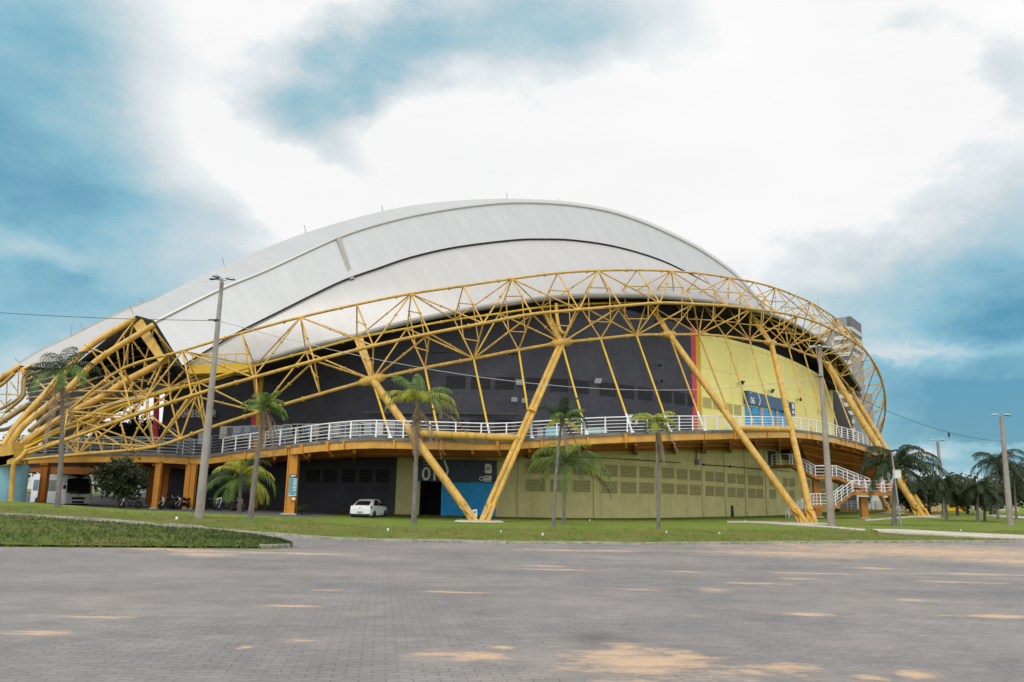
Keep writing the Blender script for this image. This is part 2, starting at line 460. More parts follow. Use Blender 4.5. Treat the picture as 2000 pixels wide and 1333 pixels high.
# secondary beams running along under the walkway, seen from below
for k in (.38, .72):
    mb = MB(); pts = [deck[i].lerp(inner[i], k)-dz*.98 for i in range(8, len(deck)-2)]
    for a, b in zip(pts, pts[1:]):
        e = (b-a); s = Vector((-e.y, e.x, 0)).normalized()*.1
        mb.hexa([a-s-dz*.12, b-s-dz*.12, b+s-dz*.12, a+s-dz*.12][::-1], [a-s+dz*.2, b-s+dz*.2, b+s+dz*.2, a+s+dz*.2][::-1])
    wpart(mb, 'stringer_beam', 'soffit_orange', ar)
# --- walls
ZT = 19.0
def zdeck(x): return deck_at(x).z
def wtop(x): return interp([(297, 13.5), (420, 13.2), (560, 14.5), (760, 16.2), (900, 17.3), (1000, 18.2), (1100, 18.8), (1290, 19), (1700, 19)], x)
wall_strip(297, 489, ZB, lambda x: zdeck(x)-.7, 'lower_wall', 'wall_dark', 960)
wall_strip(489, 497, ZB, lambda x: zdeck(x)-.7, 'red_stripe', 'red_paint', 960)
wall_strip(497, 505, ZB, lambda x: zdeck(x)-.7, 'yellow_stripe', 'stripe_yellow', 960)
wall_strip(505, 773, ZB, lambda x: zdeck(x)-.7, 'lower_wall', 'wall_dark', 960)
wall_strip(773, 820, ZB, lambda x: zdeck(x)-.7, 'lower_wall', 'wall_beige', 960)
wall_strip(969, 1640, ZB, lambda x: zdeck(x)-.7, 'lower_wall', 'wall_beige', 960)
zs_top = wall.hit(890, 898)[0].z; zd_top = wall.hit(890, 942)[0].z
wall_strip(817, 972, zs_top-1.0, lambda x: zdeck(x)-.7, 'lintel', 'wall_beige', 930, -.12)
wall_strip(297, 494, lambda x: zdeck(x), wtop, 'upper_wall', 'wall_dark', 780)
wall_strip(494, 503, lambda x: zdeck(x), wtop, 'red_stripe', 'red_paint', 780)
wall_strip(503, 513, lambda x: zdeck(x), wtop, 'yellow_stripe', 'stripe_yellow', 780)
wall_strip(513, 1351, lambda x: zdeck(x), wtop, 'upper_wall', 'wall_dark', 720)
wall_strip(1351, 1360, lambda x: zdeck(x), wtop, 'red_stripe', 'red_paint', 720)
wall_strip(1360, 1369, lambda x: zdeck(x), wtop, 'yellow_stripe', 'stripe_yellow', 720)
wall_strip(1369, 1640, lambda x: zdeck(x), wtop, 'upper_wall', 'wall_yellow', 750)
# side of the yellow block at its far end, in the dark wall finish
p, n = wall.at(wall.L[-1]); mb = MB(); q1 = W(1669, 900, 138)
mb.quad((p.x, p.y, -1), (q1.x, q1.y, -1), (q1.x, q1.y, 15.5), (p.x, p.y, ZT)); wpart(mb, 'end_wall', 'wall_dark', ar)
# sloping underside of the seating tiers beyond the stairs
up = [deck_at(x)-dz*.6+Vector((-.3, 1.2, 0)) for x in (1572, 1605, 1640, 1675, 1705, 1732)]
lo = [W(x, y, D) for x, y, D in ((1585, 925, 104), (1612, 938, 112), (1642, 948, 118), (1672, 952, 120), (1702, 946, 122), (1730, 925, 122))]
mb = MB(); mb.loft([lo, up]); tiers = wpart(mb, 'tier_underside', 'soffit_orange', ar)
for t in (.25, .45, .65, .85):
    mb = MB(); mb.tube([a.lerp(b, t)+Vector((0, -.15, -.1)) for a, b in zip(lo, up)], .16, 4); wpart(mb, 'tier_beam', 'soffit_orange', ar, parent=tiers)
# left end wall, returning away from us
p, n = wall.at(0); mb = MB()
mb.quad((p.x, p.y, ZB), (p.x, p.y, 13.5), (p.x+6, p.y+26, 13.5), (p.x+6, p.y+26, ZB)); wpart(mb, 'end_wall', 'wall_dark', ar)
mb = MB(); mb.tube([W(304, 875, 77.5), W(306, 770, 77.5)], .28); wpart(mb, 'downpipe', 'red_paint', ar)
# --- grilles
def wrect(x0, x1, y0, y1, name, mat, off=.05, depth=.08, root=ar, parent=None, frame=None):
    """flat panel on the wall; x0..x1, y0..y1 photo pixels at the panel's middle"""
    xm, ym = (x0+x1)/2, (y0+y1)/2
    A, l0, n = wall.hit(x0, ym); B, l1, _ = wall.hit(x1, ym); Cc = wall.hit(xm, ym)[0]
    zt, zb = wall.hit(xm, y0)[0].z, wall.hit(xm, y1)[0].z
    e = Vector((B.x-A.x, B.y-A.y, 0)); w = e.length; e.normalize(); nn = Vector((e.y, -e.x, 0))
    o = Vector(((A.x+B.x)/2, (A.y+B.y)/2, (zt+zb)/2)); sag = (Vector((Cc.x, Cc.y, 0))-Vector((o.x, o.y, 0))).dot(nn)
    o += nn*(max(sag, 0)+off); mb = MB(); h = zt-zb
    c = [o-e*w/2-dz*h/2, o+e*w/2-dz*h/2, o+e*w/2+dz*h/2, o-e*w/2+dz*h/2]
    mb.quad(*c, uv=[(0, 0), (w, 0), (w, h), (0, h)])
    k = [q-nn*depth for q in c]
    for i in range(4): mb.quad(c[(i+1) % 4], c[i], k[i], k[(i+1) % 4], uv=[(0, 0)]*4)
    ob = wpart(mb, name, mat, root, parent=parent)
    return ob, o, e, nn, w, h
for x0, x1 in ((871, 909), (920, 957), (967, 1004), (1028, 1059), (1074, 1109), (1119, 1150), (1172, 1202), (1210, 1238), (1246, 1273), (1288, 1311), (1317, 1337), (1343, 1354)):
    yt = interp([(871, 735), (1004, 737), (1090, 740.5), (1135, 744), (1200, 750), (1262, 758), (1300, 763), (1350, 771)], (x0+x1)/2)
    hh = interp([(880, 23.5), (1100, 24), (1200, 24), (1300, 23), (1350, 22)], x0)
    wrect(x0, x1, yt, yt+hh, 'vent_grille', 'grille_dark')
for x0, x1, yt, yb in ((1372, 1389, 777, 797), (1392, 1408, 782, 800), (1416, 1430, 789, 809), (1433, 1447, 791, 811)):
    wrect(x0, x1, yt, yb, 'vent_grille', 'grille_yellow')
for x0, x1 in ((877, 907), (918, 953), (966, 1000), (1010, 1030), (1060, 1085)):
    wrect(x0, x1, 821, 846, 'vent_grille', 'grille_dark')
for x0, x1 in ((1027, 1064), (1074, 1108), (1119, 1152), (1174, 1205), (1213, 1242), (1249, 1277), (1293, 1316), (1321.5, 1342), (1347.5, 1368), (1378, 1394), (1397, 1413),
               (1421, 1436), (1439, 1453), (1461, 1474.5), (1477, 1490), (1503, 1515), (1529, 1538), (1541, 1552), (1572, 1582), (1600, 1611), (1628, 1635)):
    xm = (x0+x1)/2
    yt = interp([(1030, 901.5), (1135, 905), (1205, 909), (1305, 914), (1385, 921), (1463, 928.5), (1550, 935), (1605, 940), (1640, 943)], xm)
    hh = interp([(1030, 24.3), (1205, 23.6), (1305, 21.4), (1385, 20), (1463, 19), (1500, 18.5), (1550, 17), (1577, 15.8), (1605, 14.6)], xm)
    y2 = interp([(1030, 936), (1135, 938), (1205, 941), (1305, 944), (1385, 949.5), (1463, 954.5), (1550, 958), (1605, 960), (1640, 962)], xm)
    wrect(x0, x1, yt, yt+hh, 'vent_grille', 'grille_beige'); wrect(x0, x1, y2, y2+hh, 'vent_grille', 'grille_beige')
for x0, x1 in ((598, 624), (632, 658), (668, 694), (702, 726), (734, 760)):
    wrect(x0, x1, 918, 943, 'vent_grille', 'grille_dark')
# pilasters between the lower wall panels
for x in (1012, 1160, 1284, 1372, 1416, 1456, 1496):
    wrect(x-1.6, x+1.6, 870, 1012, 'pilaster', 'wall_beige', .06, .1)
# recessed canopy line over the dark wall and the long slot
wrect(715, 1010, 805, 809.5, 'drip_ledge', 'strip_dark', .16, .2)
for x0, x1, y0, y1 in ((842, 1014, 686, 689), (841, 843, 688, 714), (953, 955, 690, 706), (1004, 1011, 688, 706)):
    wrect(x0, x1, y0, y1, 'wall_recess', 'strip_dark', .03, .05)
# --- glazing and blue doors at the left of the walkway
def window(x0, x1, y0, y1, cells, mats):
    w, o, e, nn, ww, h = wrect(x0, x1, y0, y1, 'window', 'off_white', .08, .12)
    for k in range(cells):
        a = o-e*ww/2+e*ww*(k+.08)/cells; b = o-e*ww/2+e*ww*(k+.92)/cells; mb = MB(); f = nn*.02
        mb.quad(a-dz*h*.42+f, b-dz*h*.42+f, b+dz*h*.42+f, a+dz*h*.42+f); wpart(mb, 'pane', mats[k % len(mats)], ar, parent=w)
window(430, 470, 833, 858, 3, ['off_white', 'glass_dark', 'glass_pale']); window(470, 516, 832, 857, 5, ['glass_blue', 'glass_pale', 'glass_blue'])
window(524, 562, 831, 856, 3, ['off_white', 'glass_pale']); window(552, 570, 829, 855, 1, ['glass_blue']); window(572, 592, 828, 854, 2, ['glass_dark', 'glass_dark'])
window(594, 624, 828, 854, 3, ['glass_blue', 'glass_pale', 'off_white']); window(642, 700, 826, 852, 5, ['glass_pale', 'off_white', 'glass_blue', 'glass_dark'])
window(702, 772, 825, 851, 6, ['glass_dark', 'glass_pale', 'glass_blue', 'off_white']); window(776, 800, 825, 852, 2, ['glass_blue', 'glass_dark'])
window(388, 398, 842, 868, 1, ['glass_pale'])
# --- roof
AL = R_(22); NV = Vector((math.sin(AL), -math.cos(AL), 0)); CV = Vector((0, 82, 0))
def on_plane(x, y, v):
    r = ray(x, y); return CAM+r*((NV.dot(CV)+v-NV.dot(CAM))/NV.dot(r))
OP = [(258, 614), (320, 576), (440, 518), (540, 476), (600, 454), (680, 430), (760, 410), (840, 397), (920, 390.5), (1000, 388.5), (1100, 393), (1184, 406.5), (1254, 428), (1324, 459), (1376, 487.5), (1422, 519.5), (1443, 537), (1478, 576), (1494, 597)]
CP = [(303, 628), (428, 566), (520, 528), (656, 466), (740, 438), (824, 418), (910, 404), (1000, 396), (1096, 399), (1180, 411.5), (1250, 433), (1320, 464), (1372, 492), (1418, 524), (1439, 541.5), (1474, 580), (1490, 601)]
BP = [(356, 714), (400, 686), (470, 645), (540, 610), (610, 575), (672, 546), (735, 524), (800, 502), (888, 482), (1000, 468), (1060, 466), (1120, 468), (1200, 480), (1280, 503), (1340, 530), (1400, 563), (1440, 586), (1468, 602)]
AP = [(400, 716, 65.5), (450, 715, 65.5), (500, 708, 66), (605, 679, 66.5), (700, 657, 66.8), (780, 635, 67), (900, 610, 67), (1000, 594, 67.3), (1070, 584.5, 68), (1150, 580, 69.3), (1250, 580, 73),
      (1300, 582, 75.5), (1400, 593, 81), (1490, 612, 88), (1550, 635, 95), (1600, 665, 101), (1640, 700, 107), (1660, 730, 111), (1680, 762, 115)]
N = 110
TAIL = [(1530, 633, 97), (1562, 648, 101), (1600, 674, 107), (1640, 710, 112), (1682, 772, 119)]   # beyond the crown the roof dies into the eave
Cc = crom([on_plane(x, y, 2.5) for x, y in CP]+[W(x, y+1, D+1.5) for x, y, D in TAIL], N); Oc = crom([on_plane(x, y, 0.0) for x, y in OP]+[W(x, y+1.5, D+3) for x, y, D in TAIL], N); Bc = crom([on_plane(x, y, 6.0) for x, y in BP]+[W(x, y+.5, D) for x, y, D in TAIL], N)
Ac = crom([W(*p) for p in AP], N)
def uvrow(pts, v):
    L = 0; out = [(0, v)]
    for a, b in zip(pts, pts[1:]): L += (b-a).length; out.append((L, v))
    return out
def sheet(rows, name, mat, parent=None, smooth=True, base=None):
    u = uvrow(rows[0] if base is None else base, 0); uvs = []; v = 0
    for i, r in enumerate(rows):
        if i: v += (r[len(r)//2]-rows[i-1][len(r)//2]).length
        uvs.append([(q[0], v) for q in u])
    mb = MB(); mb.loft(rows, uvs); return wpart(mb, name, mat, ar, smooth, parent)
def between(A, B, n, bulge=None):
    rows = []
    for k in range(n+1):
        t = k/n; rows.append([a.lerp(b, t)+(bulge(i/(len(A)-1), t) if bulge else Vector()) for i, (a, b) in enumerate(zip(A, B))])
    return rows
sheet(between(Bc, Cc, 4), 'roof_fascia', 'roof_sheet')
C2 = [p+Vector((0, 0, .05)) for p in Cc]
sheet(between(C2, Oc, 3), 'roof_top', 'roof_sheet')
mb = MB()   # rolled edge trim along the fascia head
mb.tube([p+NV*.1+Vector((0, 0, -.1)) for p in Cc], .17, 6); wpart(mb, 'edge_trim', 'roof_shell', ar, True)
S0 = [p+Vector((0, .28, -.095*(.25+.75*math.sin(math.pi*min(1, i/80))))) for i, p in enumerate(Bc)]
shell_rows = between(Ac, S0, 8, lambda u, t: Vector((0, 0, 1.0*math.sin(math.pi*t)*math.sin(math.pi*min(1, u/.72)))))
sheet(shell_rows, 'roof_shell', 'roof_shell', base=Ac)
mb = MB(); mb.loft([[p-dz*.02 for p in S0], [p-dz*.03-NV*.02 for p in Bc]]); wpart(mb, 'shadow_gap_strip', 'strip_dark', ar)  # dark strip that paints in the shade of the gap under the fascia
# fold where two fascia segments meet
mb = MB(); a, b = on_plane(656, 466, 2.62), on_plane(684, 546, 6.1); a2, b2 = on_plane(664, 464.5, 2.62), on_plane(692, 543.5, 6.1)
mb.hexa([b, b2, b2-NV*.2, b-NV*.2], [a+NV*.25, a2+NV*.25, a2-NV*.2, a-NV*.2]); wpart(mb, 'fascia_fold', 'gutter_grey', ar)
# gutter, eave soffit
mb = MB(); mb.tube([p+Vector((0, -.1, .05)) for p in Ac], .24, 8); wpart(mb, 'gutter', 'gutter_grey', ar, True)
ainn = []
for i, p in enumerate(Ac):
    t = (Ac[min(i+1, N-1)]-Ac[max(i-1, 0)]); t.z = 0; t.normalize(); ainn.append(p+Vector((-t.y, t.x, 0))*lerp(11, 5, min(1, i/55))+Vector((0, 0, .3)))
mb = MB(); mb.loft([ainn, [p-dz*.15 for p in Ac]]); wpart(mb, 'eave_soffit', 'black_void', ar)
def eave_z(x): return min(Ac, key=lambda p: abs(proj(p)[0]-x)).z
# black sheet behind the wall head standing in for shade under the roof
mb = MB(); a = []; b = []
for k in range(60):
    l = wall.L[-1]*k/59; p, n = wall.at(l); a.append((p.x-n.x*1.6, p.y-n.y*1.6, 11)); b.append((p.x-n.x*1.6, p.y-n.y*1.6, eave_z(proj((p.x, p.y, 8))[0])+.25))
mb.loft([a, b]); wpart(mb, 'clerestory_shade', 'black_void', ar)
# far arch and the roof between the arches
FP = [(36, 708), (80, 682), (140, 654), (200, 624), (260, 598), (320, 577), (420, 552), (600, 490), (800, 440), (1000, 425), (1200, 445), (1400, 540), (1480, 600)]
F2 = [(50, 717), (120, 688), (180, 664), (240, 637), (262, 626), (330, 600), (420, 570), (600, 505), (800, 455), (1000, 440), (1200, 460), (1400, 550), (1480, 605)]
Fc = crom([on_plane(x, y, -24) for x, y in FP], N); Fd = crom([on_plane(x, y, -20.5) for x, y in F2], N)
Fm = crom([on_plane(x, y+3.4+1.0*(x < 320), -23) for x, y in FP], N)
sheet(between(Fm, Fc, 1), 'far_roof_edge', 'gutter_grey'); sheet(between(Fd, Fm, 2), 'far_roof', 'roof_shell')
back = [p-NV*26+Vector((0, 0, -9)) for p in Fc]
sheet(between(Fc, back, 2), 'rear_roof', 'roof_sheet')
mid = [(a+b)/2+Vector((0, 0, -2.5)) for a, b in zip(Oc, Fd)]
sheet([Fd, mid, [p+Vector((0, 0, -.4)) for p in Oc]], 'valley_roof', 'roof_shell')
mb = MB(); fe = [on_plane(x, y, -20) for x, y in ((46, 721), (120, 692.5), (180, 669), (240, 641.5), (262, 632))]
mb.tube(fe, .16); wpart(mb, 'roof_edge_tube', 'steel_bright', ar)
# dark ribbed ceiling of the open left end
E1 = crom([on_plane(x, y, -19.6) for x, y in ((52, 724), (120, 697), (180, 672), (240, 645), (300, 640))], 24)
E2 = crom([W(58, 794, 72), W(130, 792, 72), (W(200, 781, 73)), W(260, 764, 74), W(345, 742, 76)], 24)
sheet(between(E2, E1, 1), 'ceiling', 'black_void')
for k in range(1, 8):
    mb = MB(); q = [a.lerp(b, k/8)-dz*.25+Vector((0, -.3, 0)) for a, b in zip(E1, E2)]
    mb.tube(q, .13, 5); wpart(mb, 'purlin', 'gutter_grey' if k % 2 else 'pipe_khaki', ar)
for k in range(2, 15, 1):
    a, b = E1[k], E1[k].lerp(E2[k], .16); mb = MB(); mb.tube([a-dz*.2, b-dz*.3], .06, 5); wpart(mb, 'ceiling_strut', 'steel_orange', ar)
# lightning rods
for x, y, dx, h, v in ((990, 388, 0, 11, 0), (747, 413, -1, 12, 0), (598, 455, -4, 15, 0), (438, 519, -4, 16, 0), (261, 614, -8, 17, 0), (1090, 392, 0, 4, 0), (281, 591, -7, 8, -24), (163, 644, -7, 13, -24), (138, 655, 3, 22, -24), (37, 708, -8, 9, -24)):
    a = on_plane(x, y+1, v); b = on_plane(x+dx, y-h, v); mb = MB(); mb.tube([a, b], .04, 5); wpart(mb, 'lightning_rod', 'metal_grey', ar)
# yellow catwalk under the left end of the roof
mb = MB(); a, b = W(370, 713, 64.3), W(486, 710, 64.6)
mb.hexa([a-dz*.75, b-dz*.75, b-dz*.75+Vector((0, 1.6, 0)), a-dz*.75+Vector((0, 1.6, 0))], [a, b, b+Vector((0, 1.6, 0)), a+Vector((0, 1.6, 0))])
cat = wpart(mb, 'catwalk', 'steel_bright', ar)
mb = MB(); mb.tube([a+dz*.85, b+dz*.85], .06, 6)
for k in range(6): q = a.lerp(b, (k+.2)/5.4); mb.tube([q, q+dz*.85], .05, 6)
wpart(mb, 'handrail', 'steel_bright', ar, parent=cat)

# ------------------------------------------------------------------ ring truss: stations k = -3 .. 16
ST = [  # T, M, I, L photo pixels and depth of the section
 ((25, 886), (38, 892), (42, 872), (40, 899), 62.0), ((132, 804), (123, 862), (152, 822), (152, 888), 62.0),
 ((236, 722), (258, 813), (287, 776), (301, 873), 62.0), ((356, 686), (375, 773), (388, 747), (404, 838), 61.6),
 ((472, 651), (495, 738), (498, 715), (506, 805), 61.0), ((587, 620), (614, 705), (598, 688), (625, 770), 60.6),
 ((697, 595), (729, 676), (697, 661), (727, 742), 61.0), ((803, 574), (839, 652), (795, 642), (830, 719), 62.0),
 ((905, 559), (944, 632), (887, 625), (925, 701), 63.2), ((1000, 545), (1039, 614), (975, 613), (1013, 684), 64.7),
 ((1089, 534), (1131, 605.5), (1057, 600.5), (1097, 670), 66.3), ((1168, 529), (1213, 598), (1130, 595), (1173, 662), 68.3),
 ((1244, 528), (1289, 592), (1198, 592), (1243, 655), 71.3), ((1311, 530), (1355, 594), (1262, 592), (1307, 654), 74.8),
 ((1370, 535), (1420, 598), (1320, 594), (1365, 654), 77.8), ((1424, 543), (1468, 603.5), (1374, 597), (1416, 657.5), 80.8),
 ((1473, 552), (1515, 610), (1422, 602), (1464, 664), 83.3), ((1514, 563), (1556, 618), (1465, 612), (1506, 670), 86.3),
 ((1553, 578), (1596, 630.5), (1501, 622), (1540, 678), 89.3), ((1583, 591), (1627, 644.5), (1533, 638), (1570, 690), 93.3),
 ((1609, 607), (1652, 658), (1564, 653), (1596, 699), 97.3), ((1634, 624), (1672, 671), (1592, 668), (1616, 713), 101.5),
 ((1669, 659), (1690, 686), (1620, 692), (1641, 736), 107.5), ((1696, 692), (1710, 715), (1641, 722), (1663, 764), 113.5),
 ((1714, 720), (1722, 745), (1658, 755), (1682, 798), 119.5), ((1725, 750), (1729, 778), (1675, 790), (1696, 828), 125.5),
 ((1730, 785), (1728, 812), (1688, 825), (1706, 856), 131.5), ((1727, 816), (1720, 845), (1697, 855), (1706, 880), 137.5), ((1718, 850), (1708, 876), (1700, 880), (1702, 896), 143.0)]
def st_nrm(k):
    a, b = W(*ST[max(0, k-1)][3], ST[max(0, k-1)][4]), W(*ST[min(len(ST)-1, k+1)][3], ST[min(len(ST)-1, k+1)][4])
    e = Vector((b.x-a.x, b.y-a.y)).normalized(); ph = math.atan2(e.y, e.x)+R_(8)
    return math.cos(ph)
SN = []
for k, (t, mm_, i, l, D) in enumerate(ST):
    c = st_nrm(k)*2.0*min(1, .15+k*.3)
    SN.append((W(*t, D+.3), W(*mm_, D-c), W(*i, D+c), W(*l, D-.5)))
ring = MB(); ringo = wpart(ring, 'ring_truss', 'steel_yellow', ar) if False else None
def chord(i, r, name):
    mb = MB(); pts = [s[i] for s in SN]; mb.tube(crom(pts, len(pts)*4), r, 10)
    for a, b in zip(pts, pts[1:]):   # bolted splice collars
        e = (b-a).normalized(); q = a.lerp(b, .72)
        mb.tube([q-e*.07, q+e*.07], r*1.5, 10)
    return mb
mb = chord(0, .108, 't'); ringo = wpart(mb, 'ring_truss', 'steel_yellow', ar, True)
for i, r, nm in ((1, .13, 'outer_chord'), (2, .09, 'inner_chord'), (3, .128, 'bottom_chord')):
    wpart(chord(i, r, nm), nm, 'steel_yellow' if i != 2 else 'steel_bright', ar, True, ringo)
def strut(mb, a, b, r=.085, collars=(.5,)):
    r *= .78
    mb.tube([a, b], r, 7); e = (b-a).normalized(); L = (b-a).length
    for c in collars:
        q = a.lerp(b, c); mb.tube([q-e*.05, q+e*.05], r*1.75, 7)
for k in range(1, len(SN)):
    T, Mm, I, L = SN[k]; mb = MB()
    strut(mb, T, Mm); strut(mb, T, I, .075); strut(mb, Mm, L); strut(mb, I, L, .075)
    mb.tube([T.lerp(Mm, .5), T.lerp(I, .5)], .055, 6); mb.tube([L.lerp(Mm, .5), L.lerp(I, .5)], .055, 6)
    if 6 < k < 24: mb.tube([T.lerp(Mm, .5), L.lerp(Mm, .5)], .05, 6); mb.tube([T.lerp(I, .5), L.lerp(I, .5)], .05, 6)
    for j in (k-1, k+1):
        if 0 < j < len(SN):
            if k % 2: strut(mb, T, SN[j][1], .085, (.42, .6)); strut(mb, T, SN[j][2], .075, (.45,))
            else: strut(mb, L, SN[j][1], .095, (.55,)); strut(mb, L, SN[j][2], .085, (.4,))
    wpart(mb, 'bracing_bay', 'steel_yellow', ar, True, ringo)
# hangers from the ring to the walkway
for k, x in ((6, 762), (7, 858), (8, 958), (9, 1039), (10, 1146), (11, 1235), (12, 1309), (13, 1376), (14, 1437), (15, 1476), (16, 1515), (17, 1552), (18, 1585), (19, 1616), (20, 1643), (21, 1673)):
    L = SN[k][3]; q = deck_at(x)+Vector((0, .1, 0)); mb = MB(); e = q-L
    mb.tube([L, L+e*.82], .085, 8); mm2 = MB(); mm2.tube([L+e*.82, q], .085, 8); mm2.box(q, (.16, 0, 0), (0, .16, 0), (0, 0, .07))
    h = wpart(mb, 'hanger_rod', 'steel_bright' if k < 13 else 'steel_yellow', ar, True); wpart(mm2, 'rod_sleeve', 'rail_white' if k < 14 else 'steel_yellow', ar, True, h)

# ------------------------------------------------------------------ V columns carrying the ring
def vleg(a, b, r, twin=False, root=None, cuff=True):
    mb = MB(); e = (b-a).normalized(); s = e.cross(Vector((0, 1, 0))).normalized()
    foot = a+e*1.2
    if twin:
        for sg in (-1, 1): mb.tube([foot+s*sg*r*.95, b+s*sg*r*.8], r, 12)
    else: mb.tube([foot, b], r, 16)
    if cuff:
        q = a.lerp(b, .56); w = r*(2.1 if twin else 1.12); mb.tube([q-e*.08, q+e*.08], w, 16)
    o = wpart(mb, 'leg', 'steel_yellow', ar, True, root)
    return o, e, foot
def v_column(foot, tops, radii, twins, tie=None):
    f = on_ground(foot[0], foot[2]); f.z += .25
    g = Vector((f.x, f.y, f.z)); mb = MB()
    mb.lathe([(1.75, -.6), (1.75, -.02), (1.6, .06)], g-dz*.22, 20)
    vc = wpart(mb, 'v_column', 'concrete', ar)
    res = []
    for i, (t, r, tw) in enumerate(zip(tops, radii, twins)):
        a = g+Vector(((-.36 if i == 0 else .36), 0, -.1)); o, e, ft = vleg(a, t, r, tw, vc); res.append((a, t))
        mb = MB(); s = Vector((1, 0, 0)); sd = e.cross(Vector((0, 1, 0))).normalized(); w = r*(1.9 if tw else 1.05)   # plated shoe
        mb.hexa([a+Vector((-w*1.15, -.25, -.1)), a+Vector((w*1.15, -.25, -.1)), a+Vector((w*1.15, .25, -.1)), a+Vector((-w*1.15, .25, -.1))],
                [ft-sd*w+Vector((0, -.25, 0))+e*.2, ft+sd*w+Vector((0, -.25, 0))+e*.2, ft+sd*w+Vector((0, .25, 0))+e*.2, ft-sd*w+Vector((0, .25, 0))+e*.2])
        mb.box(a+e*.7+Vector((0, -.3, 0)), (.04, 0, 0), (0, .08, 0), e*.55)
        wpart(mb, 'shoe', 'steel_yellow', ar, False, vc)
        mb = MB()   # swollen node on the ring
        u = (SN[min(len(SN)-1, kk(t)+1)][3]-SN[max(0, kk(t)-1)][3]).normalized()
        mb.tube([t-u*1.05, t-u*.75, t-u*.3, t+u*.3, t+u*.75, t+u*1.05], [.17, .34, .38, .38, .34, .17], 14); wpart(mb, 'node', 'steel_yellow', ar, True, vc)
    if tie:
        (a0, b0), (a1, b1) = res
        def at_y(a, b, y): return min((a.lerp(b, k/100) for k in range(101)), key=lambda p: abs(proj(p)[1]-y))
        p, q = at_y(a0, b0, tie[0]), at_y(a1, b1, tie[1]); mb = MB(); mb.tube([p, q], radii[0]*.95, 14); wpart(mb, 'tie_tube', 'steel_yellow', ar, True, vc)
def kk(t): return min(range(len(SN)), key=lambda k: (SN[k][3]-t).length)
v_column((936, 1015, 56), [SN[6][3], SN[10][3]], (.30, .185), (False, True), (847, 857))
v_column((1578, 1015, 66), [SN[13][3], SN[17][3]], (.30, .285), (False, False), (838, 841))
v_column((1804, 1008, 92), [SN[21][3], SN[23][3]], (.40, .27), (False, False))
v_column((1741, 1012, 112), [W(1694, 915, 118), W(1722, 905, 122)], (.33, .33), (False, False))
# flat yellow raker plates behind the ring
for a, b, r in ((W(700, 660, 66), W(728, 738, 61.5), .38), (W(1060, 600, 70), W(1096, 668, 66.5), .36), (W(1268, 596, 78), W(1306, 652, 75), .36), (W(1466, 616, 89), W(1504, 668, 86.5), .36), (W(270, 630, 68), W(318, 704, 65.5), .5)):
    e = (b-a).normalized(); s = e.cross(Vector((0, 1, 0))).normalized(); mb = MB()
    mb.hexa([b-s*r*.6+Vector((0, -.15, 0)), b+s*r*.6+Vector((0, -.15, 0)), b+s*r*.6+Vector((0, .15, 0)), b-s*r*.6+Vector((0, .15, 0))],
            [a-s*r+Vector((0, -.15, 0)), a+s*r+Vector((0, -.15, 0)), a+s*r+Vector((0, .15, 0)), a-s*r+Vector((0, .15, 0))])
    wpart(mb, 'raker_plate', 'steel_yellow', ar)
# gutter downpipe with its crank
mb = MB(); mb.tube(crom([W(1086, 594, 68), W(1088, 620, 67.5), W(1093, 643, 67), W(1100, 651, 66.6), W(1107, 652, 66.4)], 14), .16, 8); wpart(mb, 'downpipe', 'steel_yellow', ar, True)
# ------------------------------------------------------------------ tubes of the arches at the open left end
def px(*l): return [W(*p) for p in l]
arch = MB(); BIG = [
 ('arch_tube', 'steel_yellow', .33, px((264, 622, 68), (172, 679, 66.5), (116, 738, 65), (94, 764, 64.3), (36, 828, 63), (6, 872, 62))),
 ('arch_tube', 'steel_yellow', .30, px((301, 635, 66.5), (220, 684, 65.5), (178, 714, 65), (130, 762, 64), (48, 830, 62.3), (18, 872, 61.7))),
 ('arch_tube', 'steel_yellow', .36, px((325, 704, 66.5), (250, 743, 66), (205, 772, 65.5), (140, 806, 64.5), (80, 842, 63), (22, 880, 62))),
 ('arch_tube', 'steel_yellow', .30, px((292, 762, 68), (236, 795, 67), (170, 822, 65.5), (100, 848, 63.5), (30, 884, 62))),
 ('drain_pipe', 'pipe_khaki', .24, px((470, 720, 66), (400, 737, 66), (340, 757, 66), (297, 772, 66), (245, 783, 65.5), (205, 797, 65), (170, 815, 64.5), (120, 838, 64), (60, 862, 63))),
 ('drain_pipe', 'pipe_khaki', .22, px((240, 736, 67), (205, 757, 66.7), (165, 780, 66.4), (110, 800, 66), (70, 832, 65), (58, 842, 64.5))),
 ('arch_tube', 'steel_bright', .12, px((498, 717, 66), (420, 742, 65.5), (330, 764, 65), (270, 782, 64.5), (215, 800, 64), (180, 822, 63.5), (120, 842, 63), (60, 870, 62.3), (25, 890, 61.8))),
 ('arch_tube', 'steel_yellow', .16, px((303, 797, 66), (245, 815, 65), (180, 838, 64), (120, 861, 63), (60, 878, 62.3), (20, 893, 61.8))),
 ('far_arch_tube', 'steel_yellow', .42, px((40, 716, 85), (0, 741, 84), (-60, 778, 83))), ('far_arch_tube', 'steel_orange', .36, px((45, 722, 84), (80, 768, 82), (110, 800, 80))),
 ('far_arch_tube', 'steel_yellow', .2, px((28, 730, 82), (0, 754, 82), (-40, 775, 82))),
 ('drain_pipe', 'pipe_khaki', .17, px((62, 724, 78), (48, 733, 78), (44, 745, 78), (43, 768, 78), (34, 780, 78), (0, 800, 78))), ('drain_pipe', 'pipe_khaki', .17, px((66, 727, 77.5), (53, 735, 77.5), (48.5, 746, 77.5), (47, 770, 77.5), (38, 783, 77.5), (10, 806, 77.5))),
 ('far_arch_tube', 'pipe_khaki', .33, px((78, 778, 76), (40, 800, 75), (0, 826, 74), (-40, 850, 73))), ('far_arch_tube', 'pipe_khaki', .2, px((50, 812, 76), (20, 836, 75), (-10, 842, 74))),
]
